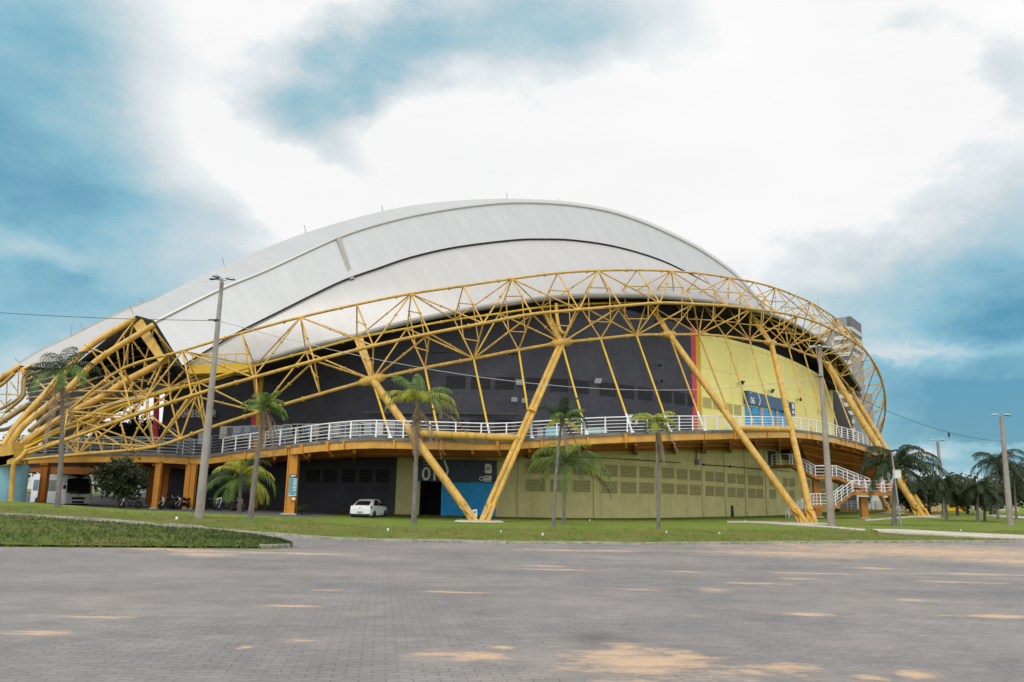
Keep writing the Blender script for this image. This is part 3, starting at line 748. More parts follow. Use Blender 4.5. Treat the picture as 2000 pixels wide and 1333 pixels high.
for nm, mt, r, pts in BIG:
    r *= .85 if r > .25 else .9; mb = MB(); mb.tube(crom(pts, 30), r, 12)
    if r > .24:
        for q in (.3, .62):
            c = crom(pts, 31); a, b = c[int(30*q)], c[int(30*q)+1]; e = (b-a).normalized(); mb.tube([a-e*.08, a+e*.08], r*1.25, 12)
    wpart(mb, nm, mt, ar, True)
LACE = [((264, 624, 68), (219, 683, 66)), ((302, 637, 66.5), (284, 703, 67)), ((284, 703, 67), (276, 760, 67)), ((261, 630, 68), (241, 718, 67.5)), ((176, 680, 66.5), (206, 692, 66.5)), ((206, 692, 66.5), (240, 738, 66)),
 ((180, 686, 66.5), (218, 735, 67)), ((257, 663, 66.5), (286, 702, 67)), ((302, 645, 66.5), (338, 690, 66.5)), ((314, 707, 66.5), (289, 752, 66)), ((298, 671, 67), (331, 710, 67)), ((303, 642, 66.5), (330, 690, 67)),
 ((242, 650, 70), (243, 716, 70)), ((250, 668, 69), (249, 716, 69)), ((228, 682, 69), (236, 724, 69)), ((258, 672, 70), (262, 718, 70)), ((198, 706, 68), (210, 736, 68)), ((118, 740, 65), (146, 760, 65)), ((112, 742, 66), (94, 724, 70)),
 ((94, 764, 64.5), (108, 780, 64.5)), ((94, 764, 64.5), (62, 736, 72)), ((140, 720, 68), (190, 760, 67)), ((130, 762, 64.5), (190, 738, 68)), ((140, 764, 64.5), (282, 765, 66)), ((130, 779, 64.5), (262, 779, 66)), ((128, 812, 64), (258, 818, 63)),
 ((218, 735, 67), (275, 775, 66)), ((205, 736, 67), (268, 800, 65)), ((243, 724, 62.2), (270, 786, 65)), ((330, 757, 66), (378, 705, 64)), ((345, 752, 66), (395, 725, 64.5)), ((287, 776, 65), (320, 705, 66.5)),
 ((14, 745, 82), (12, 792, 82)), ((37, 722, 82), (34, 778, 82)), ((0, 770, 82), (40, 772, 82)), ((-20, 795, 82), (45, 800, 82)), ((0, 782, 82), (28, 812, 82)), ((30, 785, 82), (0, 818, 82)), ((0, 800, 83), (22, 780, 83)), ((-10, 830, 82), (40, 805, 82)),
 ((20, 745, 80), (36, 768, 80)), ((48, 772, 80), (84, 784, 80)), ((0, 806, 84), (46, 803, 84)), ((10, 790, 84), (30, 800, 84)), ((196, 786, 72), (210, 800, 72)), ((205, 785, 90), (222, 806, 90)), ((228, 785, 90), (212, 800, 90)), ((232, 783, 90), (236, 796, 90)), ((60, 870, 70), (96, 790, 74)), ((160, 800, 70), (168, 868, 70))]
rl = random.Random(4)   # the thinner lattice behind, joining the arch tubes to the ring
TA = [(330, 690, 68), (285, 712, 68), (240, 735, 67.5), (200, 758, 67), (165, 780, 66), (130, 800, 65.5)]; TB = [(372, 735, 67), (330, 755, 66.5), (290, 772, 66), (250, 790, 65.5), (205, 808, 65), (160, 826, 64.5)]; TC = [(400, 838, 62), (352, 858, 62), (301, 873, 62), (250, 878, 62), (200, 883, 62), (152, 888, 62)]
TD = [(385, 770, 62.5), (335, 788, 62.5), (285, 805, 62.5), (235, 822, 62.5), (185, 840, 62.5), (140, 856, 62.5)]
for P, Q in ((TA, TB), (TB, TD), (TD, TC)):
    for i in range(6):
        LACE.append((P[i], Q[i]))
        if i < 5: LACE.append((P[i+1], Q[i]) if i % 2 else (P[i], Q[i+1]))
        if i % 3 == 0 and i < 4: LACE.append((P[i], Q[i+2]))
for a, b in LACE:
    mb = MB(); strut(mb, W(*a), W(*b), .095 if a[2] < 70 else .07, (.45,)); wpart(mb, 'lacing_strut', 'steel_yellow', ar, True)
# foot of the near arch on its blue pedestal
mb = MB(); a = W(2, 876, 61.6)
mb.box(W(8, 893, 61.4), (1.15, 0, .55), (0, .9, 0), (-.25, 0, .55)); mb.box(W(22, 900, 61.2), (.6, 0, .1), (0, .7, 0), (0, 0, .35)); mb.box(W(-12, 903, 61.6), (1.7, 0, .1), (0, 1.1, 0), (0, 0, .35))
wpart(mb, 'arch_foot', 'steel_yellow', ar)
c = W(-22, 990, 62.5); gz = ground(c.x, c.y); zt = W(-22, 906, 62.5).z; mb = MB()
mb.lathe([(2.4, gz-.5-c.z), (2.4, zt-c.z-.2), (2.25, zt-c.z)], c, 40); wpart(mb, 'pedestal', 'blue_pale', ar, True)
mb = MB(); mb.tube(crom(px((52, 880, 58.9), (42, 893, 58.7), (32, 900, 58.5), (26, 913, 58.5), (23, 950, 58.5), (21, 992, 58.5)), 24), .17, 10); wpart(mb, 'drain_pipe', 'steel_yellow', ar, True)
# --- box columns under the walkway
def column(x, ytop, ybot, D, w, mat='steel_orange', two=False, cap=True):
    a = W(x, ybot, D); t = W(x, ytop, D); g = min(ground(a.x, a.y)-.1, a.z); mb = MB(); X, Y = t.x, t.y
    if two:
        mb.abox(X-w, X-.03*w, Y-w*.7, Y+w*.7, g, t.z); mb.abox(X+.03*w, X+w, Y-w*.55, Y+w*.55, g, t.z)
    else:
        mb.abox(X-w/2, X+w/2, Y-w*.4, Y+w*.4, g, t.z); mb.abox(X-w/2-.03, X-w/2+.05, Y-w*.5, Y+w*.5, g, t.z); mb.abox(X+w/2-.05, X+w/2+.03, Y-w*.5, Y+w*.5, g, t.z)
    if cap:
        k = w*(1.25 if two else .7); mb.abox(X-k, X+k, Y-w*.7, Y+w*.7, t.z-.12, t.z); mb.abox(X-k*.9, X+k*.9, Y-.04, Y+.04, t.z-.4, t.z-.1)
    co = wpart(mb, 'column', mat, ar)
    mb = MB(); mb.abox(X-w*.85, X+w*.85, Y-w*.8, Y+w*.8, g-.3, max(g, ground(X, Y))+.12); wpart(mb, 'column_base', 'concrete', ar, parent=co)
    return X, Y, t.z
column(576, 872, 1008, 62.5, .72); column(376, 905, 1004, 68.3, .42, two=True); column(312, 900, 1000, 66.6, .40); column(324, 903, 1001, 71, .5, 'soffit_orange', True); column(300, 905, 996, 74, .5, 'soffit_orange')
column(91, 906, 992, 66.5, .48, 'soffit_orange'); column(48, 892, 992, 65, .42, 'steel_yellow', cap=False); column(176, 945, 990, 90, .4, 'stripe_yellow')
# beams of the ramp behind, left
mb = MB(); a, b, c = W(60, 908, 78), W(190, 915, 80), W(262, 924, 82)
for p, q in ((a, b), (b, c)): mb.hexa([p-dz*.7, q-dz*.7, q-dz*.7+Vector((0, .5, 0)), p-dz*.7+Vector((0, .5, 0))], [p, q, q+Vector((0, .5, 0)), p+Vector((0, .5, 0))])
wpart(mb, 'ramp_beam', 'soffit_orange', ar)
# brackets under the edge beam
for x in (862, 972, 1222, 1435, 640, 590):
    p = deck_at(x); mb = MB(); q = p+Vector((.2, 1.2, -1.15)); mb.tube([p+Vector((0, .1, -.75)), q], .09, 6); mb.box(p+Vector((0, -.02, -.5)), (.11, 0, 0), (0, .07, 0), (0, 0, .36)); wpart(mb, 'bracket', 'steel_orange', ar)
# --- railing round the walkway
def railing(path, height, step, name, mat, root=ar, nrails=5, rp=.035, rt=.05, parent=None, offs=Vector()):
    """white tube railing along a 3-D path: rails in one mesh, every post its own"""
    L = [0]
    for a, b in zip(path, path[1:]): L.append(L[-1]+(b-a).length)
    mb = MB()
    for k in range(nrails):
        h = height*(1-.87*k/(nrails-1)); mb.tube([p+dz*h+offs for p in path], rt if k == 0 else rt*.55, 6)
    ro = wpart(mb, name, mat, root, True, parent)
    s = 0; j = 0
    while s <= L[-1]:
        while j < len(L)-2 and L[j+1] < s: j += 1
        q = path[j].lerp(path[j+1], (s-L[j])/(L[j+1]-L[j]))+offs
        mb = MB(); mb.box(q+dz*height*.5, (rp, 0, 0), (0, rp*.9, 0), (0, 0, height*.5)); mb.box(q+dz*.02, (.08, 0, 0), (0, .08, 0), (0, 0, .02)); wpart(mb, 'post', mat, root, False, ro)
        s += step
    return ro
ed = [inward(i, .1) for i in range(len(deck))]
i420 = min(range(len(deck)), key=lambda i: abs(proj(deck[i])[0]-424))
railing(ed[i420:], 1.22, 2.0, 'walkway_railing', 'rail_white', rp=.05)
railing(ed[:i420], 1.25, 1.9, 'walkway_railing', 'rail_grey', rp=.04)
# short ramp flight and second railing on the left
railing([p+Vector((0, 2.6, .05)) for p in ed[4:i420-2]], 1.25, 1.6, 'inner_railing', 'rail_grey', rp=.035)
railing(px((318, 868, 67.5), (333, 866, 68), (356, 882, 68.5), (384, 889, 69)), 1.25, 1.4, 'inner_railing', 'rail_grey', rp=.035)
# fence panels in front of the windows
ip = []
for x in range(430, 800, 12):
    q, l, n = wall.hit(x, 848, 1.2); ip.append(Vector((q.x, q.y, deck_at(x).z)))
mb = MB(); railing(ip[:17], 1.9, 1.45, 'window_fence', 'rail_grey', nrails=7, rp=.04, rt=.035); railing(ip[17:], 1.9, 1.45, 'window_fence', 'rail_grey', nrails=7, rp=.04, rt=.035)
# --- entrance 01
D0 = wall.hit(890, 970)[0]
def door_panel(x0, x1, y0, y1, name, mat, off, parent=None): return wrect(x0, x1, y0, y1, name, mat, off, .1, ar, parent)
mb = MB(); A = wall.hit(820, 980)[0]; B = wall.hit(969, 980)[0]   # recess
e = (B-A); e.z = 0; e.normalize(); nn = Vector((e.y, -e.x, 0)); a, b = Vector((A.x, A.y, 0)), Vector((B.x, B.y, 0))
mb.quad(a-nn*3+dz*ZB, b-nn*3+dz*ZB, b-nn*3+dz*zs_top, a-nn*3+dz*zs_top); mb.quad(a+dz*ZB, a-nn*3+dz*ZB, a-nn*3+dz*zs_top, a+dz*zs_top); mb.quad(b-nn*3+dz*ZB, b+dz*ZB, b+dz*zs_top, b-nn*3+dz*zs_top)
mb.quad(a-nn*3+dz*(zd_top+.3), b-nn*3+dz*(zd_top+.3), b+dz*(zd_top+.3), a+dz*(zd_top+.3)); wpart(mb, 'entrance_recess', 'black_void', ar)
def louvre_door(x0, x1, y0, y1, nm, slat, frame_mat, off=-.12):
    d, o, e, nn, w, h = wrect(x0, x1, y0, y1, nm, frame_mat, off, .08)
    k = int(h/slat)
    mb = MB()
    for i in range(k):
        z = -h/2+h*(i+.5)/k; p = o+dz*z+nn*.02; mb.box(p, e*(w/2-.06), nn*.035+dz*.02, dz*slat*.36)
    wpart(mb, 'slats', frame_mat, ar, parent=d)
    mb = MB(); mb.box(o-e*(w/2-.05)+nn*.04, e*.09, nn*.06, dz*h/2); mb.box(o+dz*(h/2-.05)+nn*.03, e*w/2, nn*.05, dz*.05); wpart(mb, 'door_frame', frame_mat, ar, parent=d)
louvre_door(862.5, 916.5, 942.5, 1020, 'louvre_door', .17, 'blue_door'); louvre_door(916.5, 969, 942.5, 1020, 'louvre_door', .17, 'blue_door')
# --- entrance 06 on the walkway
for x0, x1 in ((1455, 1482), (1489, 1513), (1518, 1536)):
    yb = interp([(1455, 836), (1536, 839)], x0); yt = interp([(1455, 792), (1482, 797), (1513, 803), (1536, 806)], (x0+x1)/2)
    d, o, e, nn, w, h = wrect(x0, x1, yt, yb+2, 'blue_door', 'blue_door', .04, .1)
    mb = MB(); mb.box(o+nn*.02, e*.04, nn*.03, dz*h*.48); mb.box(o+nn*.02+dz*h*.18, e*w*.48, nn*.03, dz*.04); wpart(mb, 'door_rail', 'sign_teal', ar, parent=d)
for x0, x1 in ((1483, 1488.5), (1513.5, 1517.5)): wrect(x0, x1, 797, 841, 'door_jamb', 'concrete', .22, .3)
# lettering on the dark wall
P1, l1, n1 = wall.hit(349, 813); P2, l2, n2 = wall.hit(426, 797)
e = (wall.hit(426, 800)[0]-wall.hit(349, 800)[0]); e.z = 0
zz = wall.hit(390, 813)[0].z
A = wall.hit(348, 808)[0]; le = e.length; e.normalize(); nn = Vector((e.y, -e.x, 0))
for body, drop in (('BATALHÃO DE POLÍCIA MILITAR', 0),):
    me = text_mesh(body, 1.0, 'letter_grey', .015); w = max(v.co.x for v in me.vertices); bpy.data.meshes.remove(me)
    hgt = 1.05
    o = place_text(body, 1.0, 'letter_white', (0, 0, 0), (1, 0, 0), (0, 0, 1), None, 'lettering', ar, extrude=.015)
    sx = le/w
    for v in o.data.vertices: v.co = Vector((A.x, A.y, zz-.15))-ORIG[ar.name]+e*v.co.x*sx+dz*(v.co.z)*hgt+nn*(.3-v.co.y)
# ================================================================== ground
# --- paving: interlocking blocks with sand in the joints and in drifts
mt = bpy.data.materials.new('paving'); nt = nodes(mt)
ob = nd(nt, 'ShaderNodeTexCoord').outputs['Object']
rot = nd(nt, 'ShaderNodeMapping', {'Vector': ob, 'Rotation': (0, 0, R_(-9))}).outputs[0]
sx = nd(nt, 'ShaderNodeSeparateXYZ', {0: rot})
zig = mth(nt, 'MULTIPLY', mth(nt, 'PINGPONG', sx.outputs[0], .115), .45)
zy = mth(nt, 'ADD', sx.outputs[1], zig)
zx = mth(nt, 'ADD', sx.outputs[0], mth(nt, 'MULTIPLY', mth(nt, 'PINGPONG', sx.outputs[1], .115), .2))
pv = nd(nt, 'ShaderNodeCombineXYZ', {0: zx, 1: zy, 2: 0.0}).outputs[0]
br = nd(nt, 'ShaderNodeTexBrick', {'Vector': pv, 'Scale': 1.0, 'Brick Width': .23, 'Row Height': .115, 'Mortar Size': .007, 'Mortar Smooth': .4, 'Bias': 0.0,
    'Color1': (.218, .210, .206, 1), 'Color2': (.185, .180, .180, 1), 'Mortar': (.130, .122, .116, 1)})
big = nd(nt, 'ShaderNodeTexNoise', {'Vector': ob, 'Scale': .22, 'Detail': 6, 'Roughness': .62}).outputs[0]
med = nd(nt, 'ShaderNodeTexNoise', {'Vector': ob, 'Scale': 1.7, 'Detail': 7, 'Roughness': .7}).outputs[0]
fin = nd(nt, 'ShaderNodeTexNoise', {'Vector': ob, 'Scale': 26, 'Detail': 4, 'Roughness': .8}).outputs[0]
col = mixc(nt, 1, br.outputs[0], ramp(nt, big, [(.3, (.76, .78, .82)), (.7, (1.20, 1.16, 1.10))]), 'MULTIPLY')
col = mixc(nt, 1, col, ramp(nt, med, [(.25, (.80,)*3), (.75, (1.18,)*3)]), 'MULTIPLY')
# drifts of orange sand: world-space ellipses broken up by noise
DR = [(1260, 1300, 150, 34, 0), (1330, 1282, 60, 16, 0), (1220, 1262, 40, 9, 0), (920, 1281, 88, 9, 0), (985, 1265, 30, 4, 0), (1540, 1310, 70, 14, 0), (1790, 1318, 50, 10, 0), (1470, 1312, 30, 6, 0), (1700, 1324, 40, 7, 0),
      (585, 1252, 34, 5, 0), (480, 1265, 22, 4, 0), (1840, 1079, 330, 17, 0), (1560, 1083, 170, 7, 0), (2000, 1098, 130, 9, 0), (1195, 1076, 40, 3, 0), (400, 1083, 60, 6, 0), (360, 1076, 50, 4, 0), (600, 1082, 80, 3, 0), (520, 1080, 40, 3, 0),
      (1090, 1113, 60, 2.2, 0), (1060, 1106, 36, 2, 0), (1490, 1140, 52, 3, 0), (1560, 1131, 30, 2.2, 0), (1340, 1117, 26, 2, 0), (1100, 1075, 70, 2.5, 0), (1390, 1152, 24, 6, 0), (1700, 1110, 30, 3, 0), (1860, 1137, 60, 3, 0), (1580, 1200, 50, 5, 0), (1940, 1204, 70, 5, 0),
      (1250, 1152, 40, 3, 0), (560, 1184, 60, 3, 0), (170, 1205, 70, 4, 0), (640, 1153, 26, 3, 0), (60, 1238, 60, 4, 0), (270, 1070, 300, 4, 0), (80, 1235, 60, 4, 0), (900, 1157, 60, 2.4, 0), (1590, 1120, 60, 2, 0), (1900, 1122, 80, 2.5, 0), (1770, 1172, 30, 4, 0)]
acc = None
fr = nd(nt, 'ShaderNodeTexNoise', {'Vector': nd(nt, 'ShaderNodeMapping', {'Vector': ob, 'Scale': (.7, 1.5, 1)}).outputs[0], 'Scale': 2.2, 'Detail': 9, 'Roughness': .74}).outputs[0]
wob = mth(nt, 'MULTIPLY_ADD', fr, 5.0, -2.75)
for x, y, rx, ry, _ in DR:
    if rx < 85 and y < 1255: rx *= 1.35; ry *= .72
    c = gp(x, y); e = gp(x+rx, y); f1, f2 = gp(x, y-ry), gp(x, y+ry)
    a = mth(nt, 'MULTIPLY', mth(nt, 'SUBTRACT', nd(nt, 'ShaderNodeSeparateXYZ', {0: ob}).outputs[0], c.x), 1/max(.05, (e-c).length))
    b = mth(nt, 'MULTIPLY', mth(nt, 'SUBTRACT', nd(nt, 'ShaderNodeSeparateXYZ', {0: ob}).outputs[1], (f1.y+f2.y)/2), 2/max(.1, f1.y-f2.y))
    s = mth(nt, 'SUBTRACT', 1.0, mth(nt, 'SQRT', mth(nt, 'ADD', mth(nt, 'MULTIPLY', a, a), mth(nt, 'MULTIPLY', b, b))))
    if rx > 85 and y > 1255: s = mth(nt, 'ADD', s, .14)
    acc = s if acc is None else mth(nt, 'MAXIMUM', acc, s)
core = mth(nt, 'ADD', acc, wob)
drift = ramp(nt, mth(nt, 'ADD', core, .15), [(.0, 0.0), (.25, .45), (.8, 1.0)])
halo = ramp(nt, mth(nt, 'ADD', mth(nt, 'MULTIPLY_ADD', med, 1.6, -.45), mth(nt, 'MULTIPLY', acc, .5)), [(.05, 0.0), (.6, .9)])
joint = ramp(nt, br.outputs[1], [(.3, 0.0), (.8, 1.0)])
sandc = ramp(nt, fin, [(.3, (.41, .285, .18)), (.7, (.53, .385, .26))])
sj = mth(nt, 'MULTIPLY', mth(nt, 'MULTIPLY', joint, halo), .85, clamp=True)
spk = ramp(nt, fin, [(.62, 0.0), (.7, .5)])
col = mixc(nt, sj, col, sandc)
col = mixc(nt, mth(nt, 'MULTIPLY', spk, mth(nt, 'MULTIPLY_ADD', halo, .5, .08), clamp=True), col, (.55, .46, .36))
col = mixc(nt, mth(nt, 'MULTIPLY', drift, .96), col, sandc)
dm = nd(nt, 'ShaderNodeTexNoise', {'Vector': nd(nt, 'ShaderNodeMapping', {'Vector': ob, 'Scale': (.35, .8, 1), 'Location': (5, 2, 0)}).outputs[0], 'Scale': 1.0, 'Detail': 8, 'Roughness': .68}).outputs[0]
col = mixc(nt, ramp(nt, dm, [(.48, 0.0), (.76, .50)]), col, (.30, .27, .245))
# darker oily streak left by cars
st = nd(nt, 'ShaderNodeMapping', {'Vector': ob, 'Scale': (.05, .5, 1)}).outputs[0]
stn = nd(nt, 'ShaderNodeTexNoise', {'Vector': st, 'Scale': 1.0, 'Detail': 4}).outputs[0]
col = mixc(nt, ramp(nt, stn, [(.54, 0.0), (.8, .45)]), col, (.115, .11, .105))
vo = nd(nt, 'ShaderNodeTexVoronoi', {'Vector': nd(nt, 'ShaderNodeVectorMath', {0: ob, 1: nd(nt, 'ShaderNodeTexNoise', {'Vector': ob, 'Scale': .9, 'Detail': 3}).outputs[1]}, operation='ADD').outputs[0], 'Scale': .23, 'Randomness': 1.0}).outputs[0]
col = mixc(nt, ramp(nt, vo, [(.03, .5), (.13, 0.0)]), col, (.075, .07, .066))      # oil drips
hgt = mth(nt, 'ADD', mth(nt, 'MULTIPLY', mth(nt, 'SUBTRACT', 1.0, br.outputs[1]), .6), mth(nt, 'MULTIPLY', fin, .25))
hgt = mth(nt, 'ADD', hgt, mth(nt, 'MULTIPLY', drift, .5))
finish(nt, col, .88, 0, bump(nt, hgt, .5, .012), .25); M['paving'] = mt
def turf(name, k):
    mt = bpy.data.materials.new(name); nt = nodes(mt)
    ob = nd(nt, 'ShaderNodeTexCoord').outputs['Object']
    n1 = nd(nt, 'ShaderNodeTexNoise', {'Vector': ob, 'Scale': .35, 'Detail': 6, 'Roughness': .65}).outputs[0]
    n2 = nd(nt, 'ShaderNodeTexNoise', {'Vector': nd(nt, 'ShaderNodeMapping', {'Vector': ob, 'Scale': (1.1, 2.2, 1)}).outputs[0], 'Scale': 1.3, 'Detail': 8, 'Roughness': .75}).outputs[0]
    n3 = nd(nt, 'ShaderNodeTexNoise', {'Vector': ob, 'Scale': 14, 'Detail': 4, 'Roughness': .8}).outputs[0]
    col = ramp(nt, n2, [(.28, (.065, .105, .018)), (.5, (.13, .20, .028)), (.72, (.20, .265, .04))])
    col = mixc(nt, ramp(nt, n1, [(.46, 0.0), (.70, .65)]), col, (.25, .22, .075))
    att = nd(nt, 'ShaderNodeAttribute', attribute_name='wear').outputs['Fac']
    dirtm = mth(nt, 'MULTIPLY', att, ramp(nt, n2, [(.38, 0.0), (.60, 1.0)]), clamp=True)
    col = mixc(nt, mth(nt, 'MULTIPLY', dirtm, .75), col, (.125, .10, .045))
    col = mixc(nt, 1, col, ramp(nt, n3, [(.25, (.7,)*3), (.75, (1.3,)*3)]), 'MULTIPLY')
    col = mixc(nt, 1, col, k, 'MULTIPLY')
    finish(nt, col, .95, 0, bump(nt, n3, .8, .06), .1); M[name] = mt
turf('turf', (1, 1, 1)); turf('rough_turf', (.66, .63, .72))
def grid_mesh(name, fx, nu, nv, mat, kind='structure', wear=None):
    mb = MB(); rows = [[fx(i/nu, j/nv) for i in range(nu+1)] for j in range(nv+1)]
    ids = [[mb.vert(p) for p in r] for r in rows]
    for j in range(nv):
        for i in range(nu): mb.face((ids[j][i], ids[j][i+1], ids[j+1][i+1], ids[j+1][i]))
    o = mb.build(name, mat, None, True)
    if wear:
        a = o.data.attributes.new('wear', 'FLOAT', 'POINT')
        a.data.foreach_set('value', [wear(Vector(v.co)) for v in o.data.vertices])
    return tag(o, kind=kind)
XA = [-900, -400, -200, -120, -80, -60]+[x*1.5 for x in range(-36, 47)]+[75, 90, 120, 200, 400, 900]
def xs(u):
    f = u*(len(XA)-1); i = min(int(f), len(XA)-2); return lerp(XA[i], XA[i+1], f-i)
YA = [-30, -10, 0, 4, 8, 12, 16, 20, 24, 28, 31, 33, 34.5]
def pavp(u, v):
    X = xs(u); k = kerbY(X); f = v*(len(YA)-1); i = min(int(f), len(YA)-2); Y = lerp(YA[i], YA[i+1], f-i)
    Y = Y if Y < 20 else 20+(Y-20)*(k-20)/(34.5-20)
    return (X, Y, ground(X, Y-.001 if Y >= k else Y))
grid_mesh('pavement', pavp, len(XA)-1, len(YA)-1, 'paving')
SA = [-.06, .16, .5, 1, 1.6, 2.3, 3, 3.8, 4.6, 5.5, 6.5, 7.7, 9, 11, 14, 18, 24, 30, 40, 55, 75, 100, 150, 250, 450, 900, 1800]
XB = [-1500, -700, -400, -200, -120, -80, -60]+[x*.75 for x in range(-72, 96)]+[80, 100, 130, 200, 400, 700, 1500]
def lawnp(u, v):
    f = u*(len(XB)-1); i = min(int(f), len(XB)-2); X = lerp(XB[i], XB[i+1], f-i)
    f = v*(len(SA)-1); j = min(int(f), len(SA)-2); s = lerp(SA[j], SA[j+1], f-j); Y = kerbY(X)+s
    n = noise.fractal(Vector((X*.45, Y*.7, 3)), .9, 2, 5)
    a = .07*sstep(.3, 2, s)*(1-.7*sstep(9, 14, s))
    return (X, Y, ground(X, Y)+n*a-(.08 if s < .1 else 0))
def wearf(p):
    s = p.y-kerbY(p.x); return sstep(.5, 2, s)*(1-sstep(5.5, 7.5, s))*1.1+.22
lawn = grid_mesh('lawn', lawnp, len(XB)-1, (len(SA)-1)*2, 'turf', 'structure', wearf)
# --- kerb stones
mb = MB(); X = -70
while X < 62:
    l = 1.0; a, b = Vector((X, kerbY(X))), Vector((X+l-.012, kerbY(X+l-.012))); j = random.uniform(-.012, .012)
    z0, z1 = ground(a.x, a.y-.05), ground(b.x, b.y-.05)
    if True:
        h = .10+j
        mb.hexa([(a.x, a.y, z0-.2), (b.x, b.y, z1-.2), (b.x, b.y+.15, z1-.2), (a.x, a.y+.15, z0-.2)], [(a.x, a.y+.01, z0+h), (b.x, b.y+.01, z1+h), (b.x, b.y+.15, z1+h), (a.x, a.y+.15, z0+h)])
    X += l
tag(mb.build('kerb', 'kerb_concrete'), kind='structure')
# --- grass island at the left, with its own kerb
top = [gp(x, y) for x, y in ((-160, 1001), (0, 1008), (100, 1013), (200, 1019), (300, 1027), (400, 1036), (480, 1045), (530, 1053), (566, 1064))]
bot = [gp(x, y) for x, y in ((-160, 1067), (0, 1068), (100, 1069), (200, 1070), (300, 1070.5), (400, 1071), (480, 1071.5), (530, 1071.5), (568, 1070))]
top = crom(top, 60); bot = crom(bot, 60)
def islp(u, v):
    i = min(int(u*59), 58); f = u*59-i; a = bot[i].lerp(bot[i+1], f); b = top[i].lerp(top[i+1], f); p = a.lerp(b, v)
    e = min(v, 1-v)*(b-a).length; h = .06+.10*sstep(0, 1.6, e)*(1-sstep(.9, 1, u)*.6)-.06*sstep(.55, 1, v)+noise.fractal(Vector((p.x*.6, p.y*.8, 9)), .9, 2, 4)*.05*sstep(0, .5, e)
    return (p.x, p.y, ground(p.x, p.y)+h)
grid_mesh('grass_island', islp, 90, 26, 'rough_turf', 'structure', lambda p: .25)
mb = MB()
for line, sg in ((bot, -1), (top, 1)):
    for i in range(0, 59):
        a, b = line[i], line[i+1]; e = (b-a).normalized(); b = b-e*.02; nrm = Vector((e.y, -e.x, 0))*(-sg)*-.13
        a = Vector((a.x, a.y, ground(a.x, a.y))); b = Vector((b.x, b.y, ground(b.x, b.y)))
        q = [a, b, b+nrm, a+nrm]
        if sg == -1 and i < 51: continue
        if nrm.cross(e).z > 0: q = q[::-1]
        mb.hexa([p-dz*.15 for p in q][::1], [p+dz*.13 for p in q])
tag(mb.build('island_kerb', 'kerb_concrete'), kind='structure')
# --- footpaths
def ribbon(name, la, lb, mat, lift=.03, n=40):
    a = crom([gp(*p) for p in la], n); b = crom([gp(*p) for p in lb], n); mb = MB(); rows = []
    for k in range(7):
        t = k/6; rows.append([Vector((p.lerp(q, t).x, p.lerp(q, t).y, 0)) for p, q in zip(b, a)])
    for r in rows:
        for p in r: p.z = ground(p.x, p.y)+lift
    mb.loft(rows); mb.loft([[p-dz*.3 for p in rows[0]], rows[0]])
    return tag(mb.build(name, mat, None, True), kind='structure')
ribbon('footpath', ((1420, 1019), (1500, 1019.5), (1560, 1023.5), (1640, 1031), (1690, 1035)), ((1420, 1021.5), (1470, 1022.5), (1550, 1027.5), (1640, 1034), (1690, 1038)), 'path_concrete', .05)
ribbon('footpath', ((1702, 1036), (1760, 1036.5), (1850, 1041), (2000, 1048), (2150, 1055)), ((1715, 1040), (1760, 1043), (1850, 1048), (2000, 1055), (2150, 1063)), 'path_concrete', .08)
ribbon('footpath', ((1690, 1016), (1760, 1010.5), (1840, 1006)), ((1690, 1018.5), (1760, 1013), (1840, 1008)), 'path_concrete', .05)
ribbon('footpath', ((1900, 1003), (1960, 1007), (2060, 1014)), ((1900, 1005.5), (1960, 1011), (2060, 1019)), 'path_concrete', .05)
mb = MB(); rows = [[(X, Y, max(ground(X, Y)+.012, -.62)) for X in range(-70, -12, 2)] for Y in range(57, 140, 4)]
mb.loft(rows); tag(mb.build('forecourt', 'yard_asphalt', None, True), kind='structure')
mb = MB(); rows = []
for X in range(-14, 40, 2):
    p = Vector((X, 0)); rows.append([(X, Y, ground(X, Y)+.012) for Y in (62.5, 64, 66, 68, 72)] if X < 2 else [(X, 62.5+.55*X, ground(X, 62.5+.55*X)+.012), (X, 66+.6*X, ground(X, 66+.6*X)+.012), (X, 69+.7*X, ground(X, 69+.7*X)+.012), (X, 72+.8*X, ground(X, 72+.8*X)+.012), (X, 76+.9*X, ground(X, 76+.9*X)+.012)])
mb.loft(rows); 
# --- grass blades (tufts): too many to count
def blades(name, pts, hmin, hmax, w, per, mat='blade'):
    mb = MB()
    for p in pts:
        for k in range(per):
            a = random.uniform(0, 6.283); r = random.uniform(0, .07); q = p+Vector((math.cos(a)*r, math.sin(a)*r, -.02)); h = random.uniform(hmin, hmax)
            b = random.uniform(0, 6.283); s = Vector((math.cos(b), math.sin(b)*.4, 0))*w; l = Vector((random.uniform(-.5, .5), random.uniform(-.5, .5), 0))*h
            i = [mb.vert(q-s), mb.vert(q+s), mb.vert(q+l+dz*h)]; mb.face(i)
    return tag(mb.build(name, mat), kind='stuff')
pts = []
for _ in range(9000):
    X = random.uniform(-26, 38); s = .15+random.random()**1.7*7.5; Y = kerbY(X)+s
    if noise.noise(Vector((X*.8, Y*.9, 1))) > -.12: pts.append(Vector((X, Y, ground(X, Y)+noise.fractal(Vector((X*.45, Y*.7, 3)), .9, 2, 5)*.07*sstep(.3, 2, s))))
tag(blades('grass', pts, .05, .14, .012, 4), kind='stuff')
pts = [Vector(islp(random.random()**.8, random.random())) for _ in range(6500)]
tag(blades('weeds', pts[:4500], .03, .14, .012, 4, 'leaf_mid'), kind='stuff')
pts = []
for _ in range(900):   # tufts growing along the kerb and over the edge of the paving
    X = random.uniform(-24, 34)
    if noise.noise(Vector((X*.5, 4, 8))) > -.05: Y = kerbY(X)-abs(random.gauss(0, .15))+.05; pts.append(Vector((X, Y, ground(X, Y-.3))))
